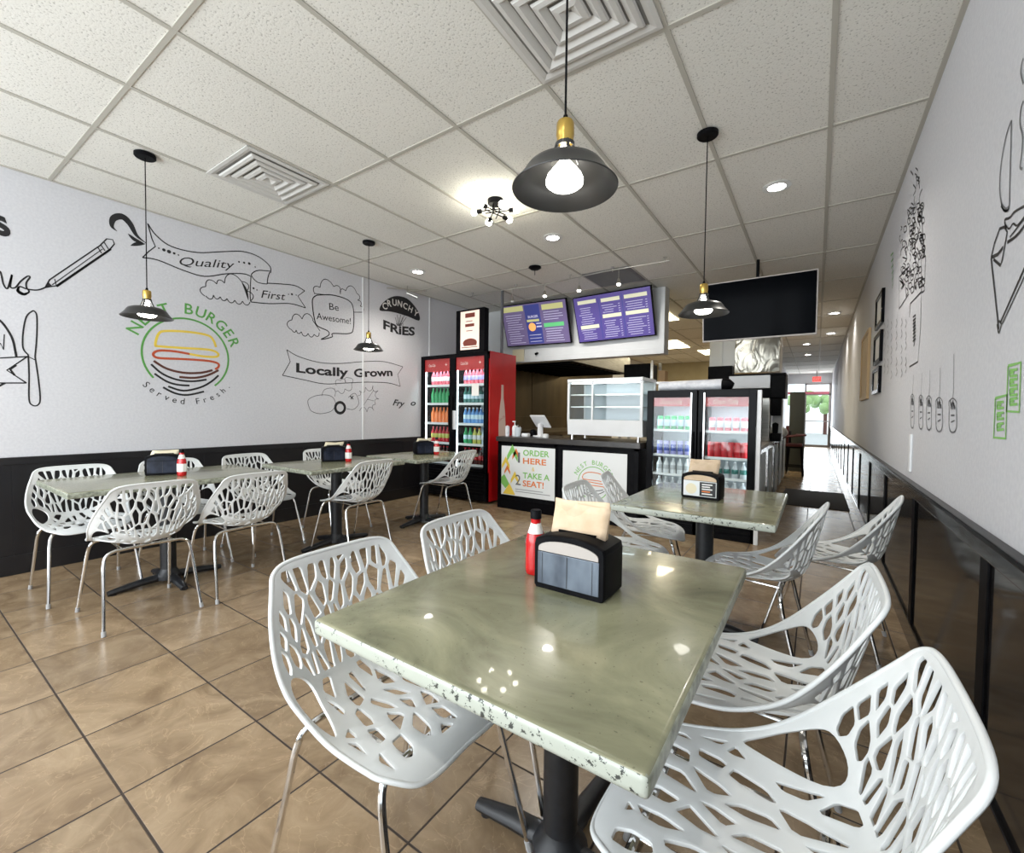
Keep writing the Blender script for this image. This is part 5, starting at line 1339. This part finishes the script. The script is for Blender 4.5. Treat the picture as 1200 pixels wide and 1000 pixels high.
# outside the back door
b = BM(); bx(b, -6, 6, END+.35, 40, -.15, -.05); struct('ground_outside', b, mat('asphalt', (.45, .45, .44), .9))
g_ = mat('tree_leaf', (.30, .45, .18), .7)
for i, (x, y, s_) in enumerate(((-1.0, 34, .75), (.5, 38, .8))):
    t = thing('tree', 'green tree outside the end door, %s' % ('left one' if i == 0 else 'right one'), 'tree', (x, y, -.05))
    b = BM(); tube(b, [(0, 0, 0), (0, 0, 1.6)], .12, 8); obj('trunk', b, M['brown'], t)
    b = BM(); rg = random.Random(i)
    for k in range(14): bmesh.ops.create_icosphere(b, subdivisions=2, radius=s_*rg.uniform(.35, .55), matrix=Matrix.Translation((rg.uniform(-.8, .8)*s_, rg.uniform(-.6, .6), 2.1+rg.uniform(-.5, .7)*s_)))
    obj('foliage', b, g_, t, smooth=True)

# ------------------------------------------------------------------ light
W_ = bpy.data.worlds.new('sky'); S.world = W_; W_.use_nodes = True
N = W_.node_tree.nodes; L = W_.node_tree.links; bg = N['Background']
bg.inputs[0].default_value = (.86, .93, 1., 1); bg.inputs[1].default_value = 1.5
def area(name, loc, rot, sx, sy, power, col=(1, 1, 1)):
    l = bpy.data.lights.new(name, 'AREA'); l.shape = 'RECTANGLE'; l.size = sx; l.size_y = sy; l.energy = power; l.color = col
    o = bpy.data.objects.new(name, l); COL.objects.link(o); o.location = loc; o.rotation_euler = [math.radians(q) for q in rot]; return o
def spot(name, loc, e, ang=120, col=(1, .95, .86), r=.05):
    l = bpy.data.lights.new(name, 'SPOT'); l.energy = e; l.spot_size = math.radians(ang); l.spot_blend = .8; l.color = col; l.shadow_soft_size = r
    o = bpy.data.objects.new(name, l); COL.objects.link(o); o.location = loc; return o
area('shopfront_daylight', (-2.55, FY0-.02, 1.55), (90, 0, 0), 4.3, 2.3, 124, (.92, .96, 1))
area('back_door_daylight', (.01, END-.05, 1.3), (-90, 0, 0), .75, 2.3, 32, (.90, .96, 1))
for x, y, lb in DL: spot('ceiling_spot', (x, y, CZ-.02), 55 if y < 5 else 25, 140)
for x, y in ((-2.36, 8.6), (-3.0, 11.1), (-2.36, 13.0)): area('kitchen_panel_light', (x, y, CZ-.02), (0, 0, 0), .55, 1.0, 30, (1, .88, .62))
for x in (-3.40, -2.90, -2.42, -1.92):      # heads of the wire track, aimed at the menu wall
    o = spot('track_spot', (x, 4.93, CZ-.24), 16, 90, (1, .96, .90), .03); o.rotation_euler = (math.radians(55), 0, 0)
for x in (-3.9, -2.15, -.5):                # unseen spots added behind the camera to brighten the room
    spot('ceiling_spot', (x, -.6, CZ-.02), 30, 150)
for x in (-1.235, -.72): area('cooler_light', (x, 4.775, 1.40), (-12, 0, 0), .36, .03, 2.2, (.82, .92, 1))
# fridges
for x in (-4.48, -3.87): area('cooler_light', (x, FY+.09, FH-.13), (0, 0, 0), .45, .05, 3, (.85, .97, 1))

# ------------------------------------------------------------------ camera
cam = bpy.data.cameras.new('camera'); cam.sensor_width = 36; cam.sensor_fit = 'HORIZONTAL'; cam.lens = FPX/1200*36; cam.clip_start = .02; cam.clip_end = 200
co = bpy.data.objects.new('camera', cam); COL.objects.link(co)
R_ = Vector([a.x for a in AX]); U_ = Vector([a.y for a in AX]); F_ = Vector([a.z for a in AX])
m4 = Matrix((( R_.x, U_.x, -F_.x, 0), (R_.y, U_.y, -F_.y, 0), (R_.z, U_.z, -F_.z, H), (0, 0, 0, 1)))
co.matrix_world = m4
S.camera = co
S.view_settings.view_transform = 'Standard'; S.view_settings.look = 'None'; S.view_settings.exposure = 0.55; S.view_settings.gamma = 1; S.view_settings.use_curve_mapping = False
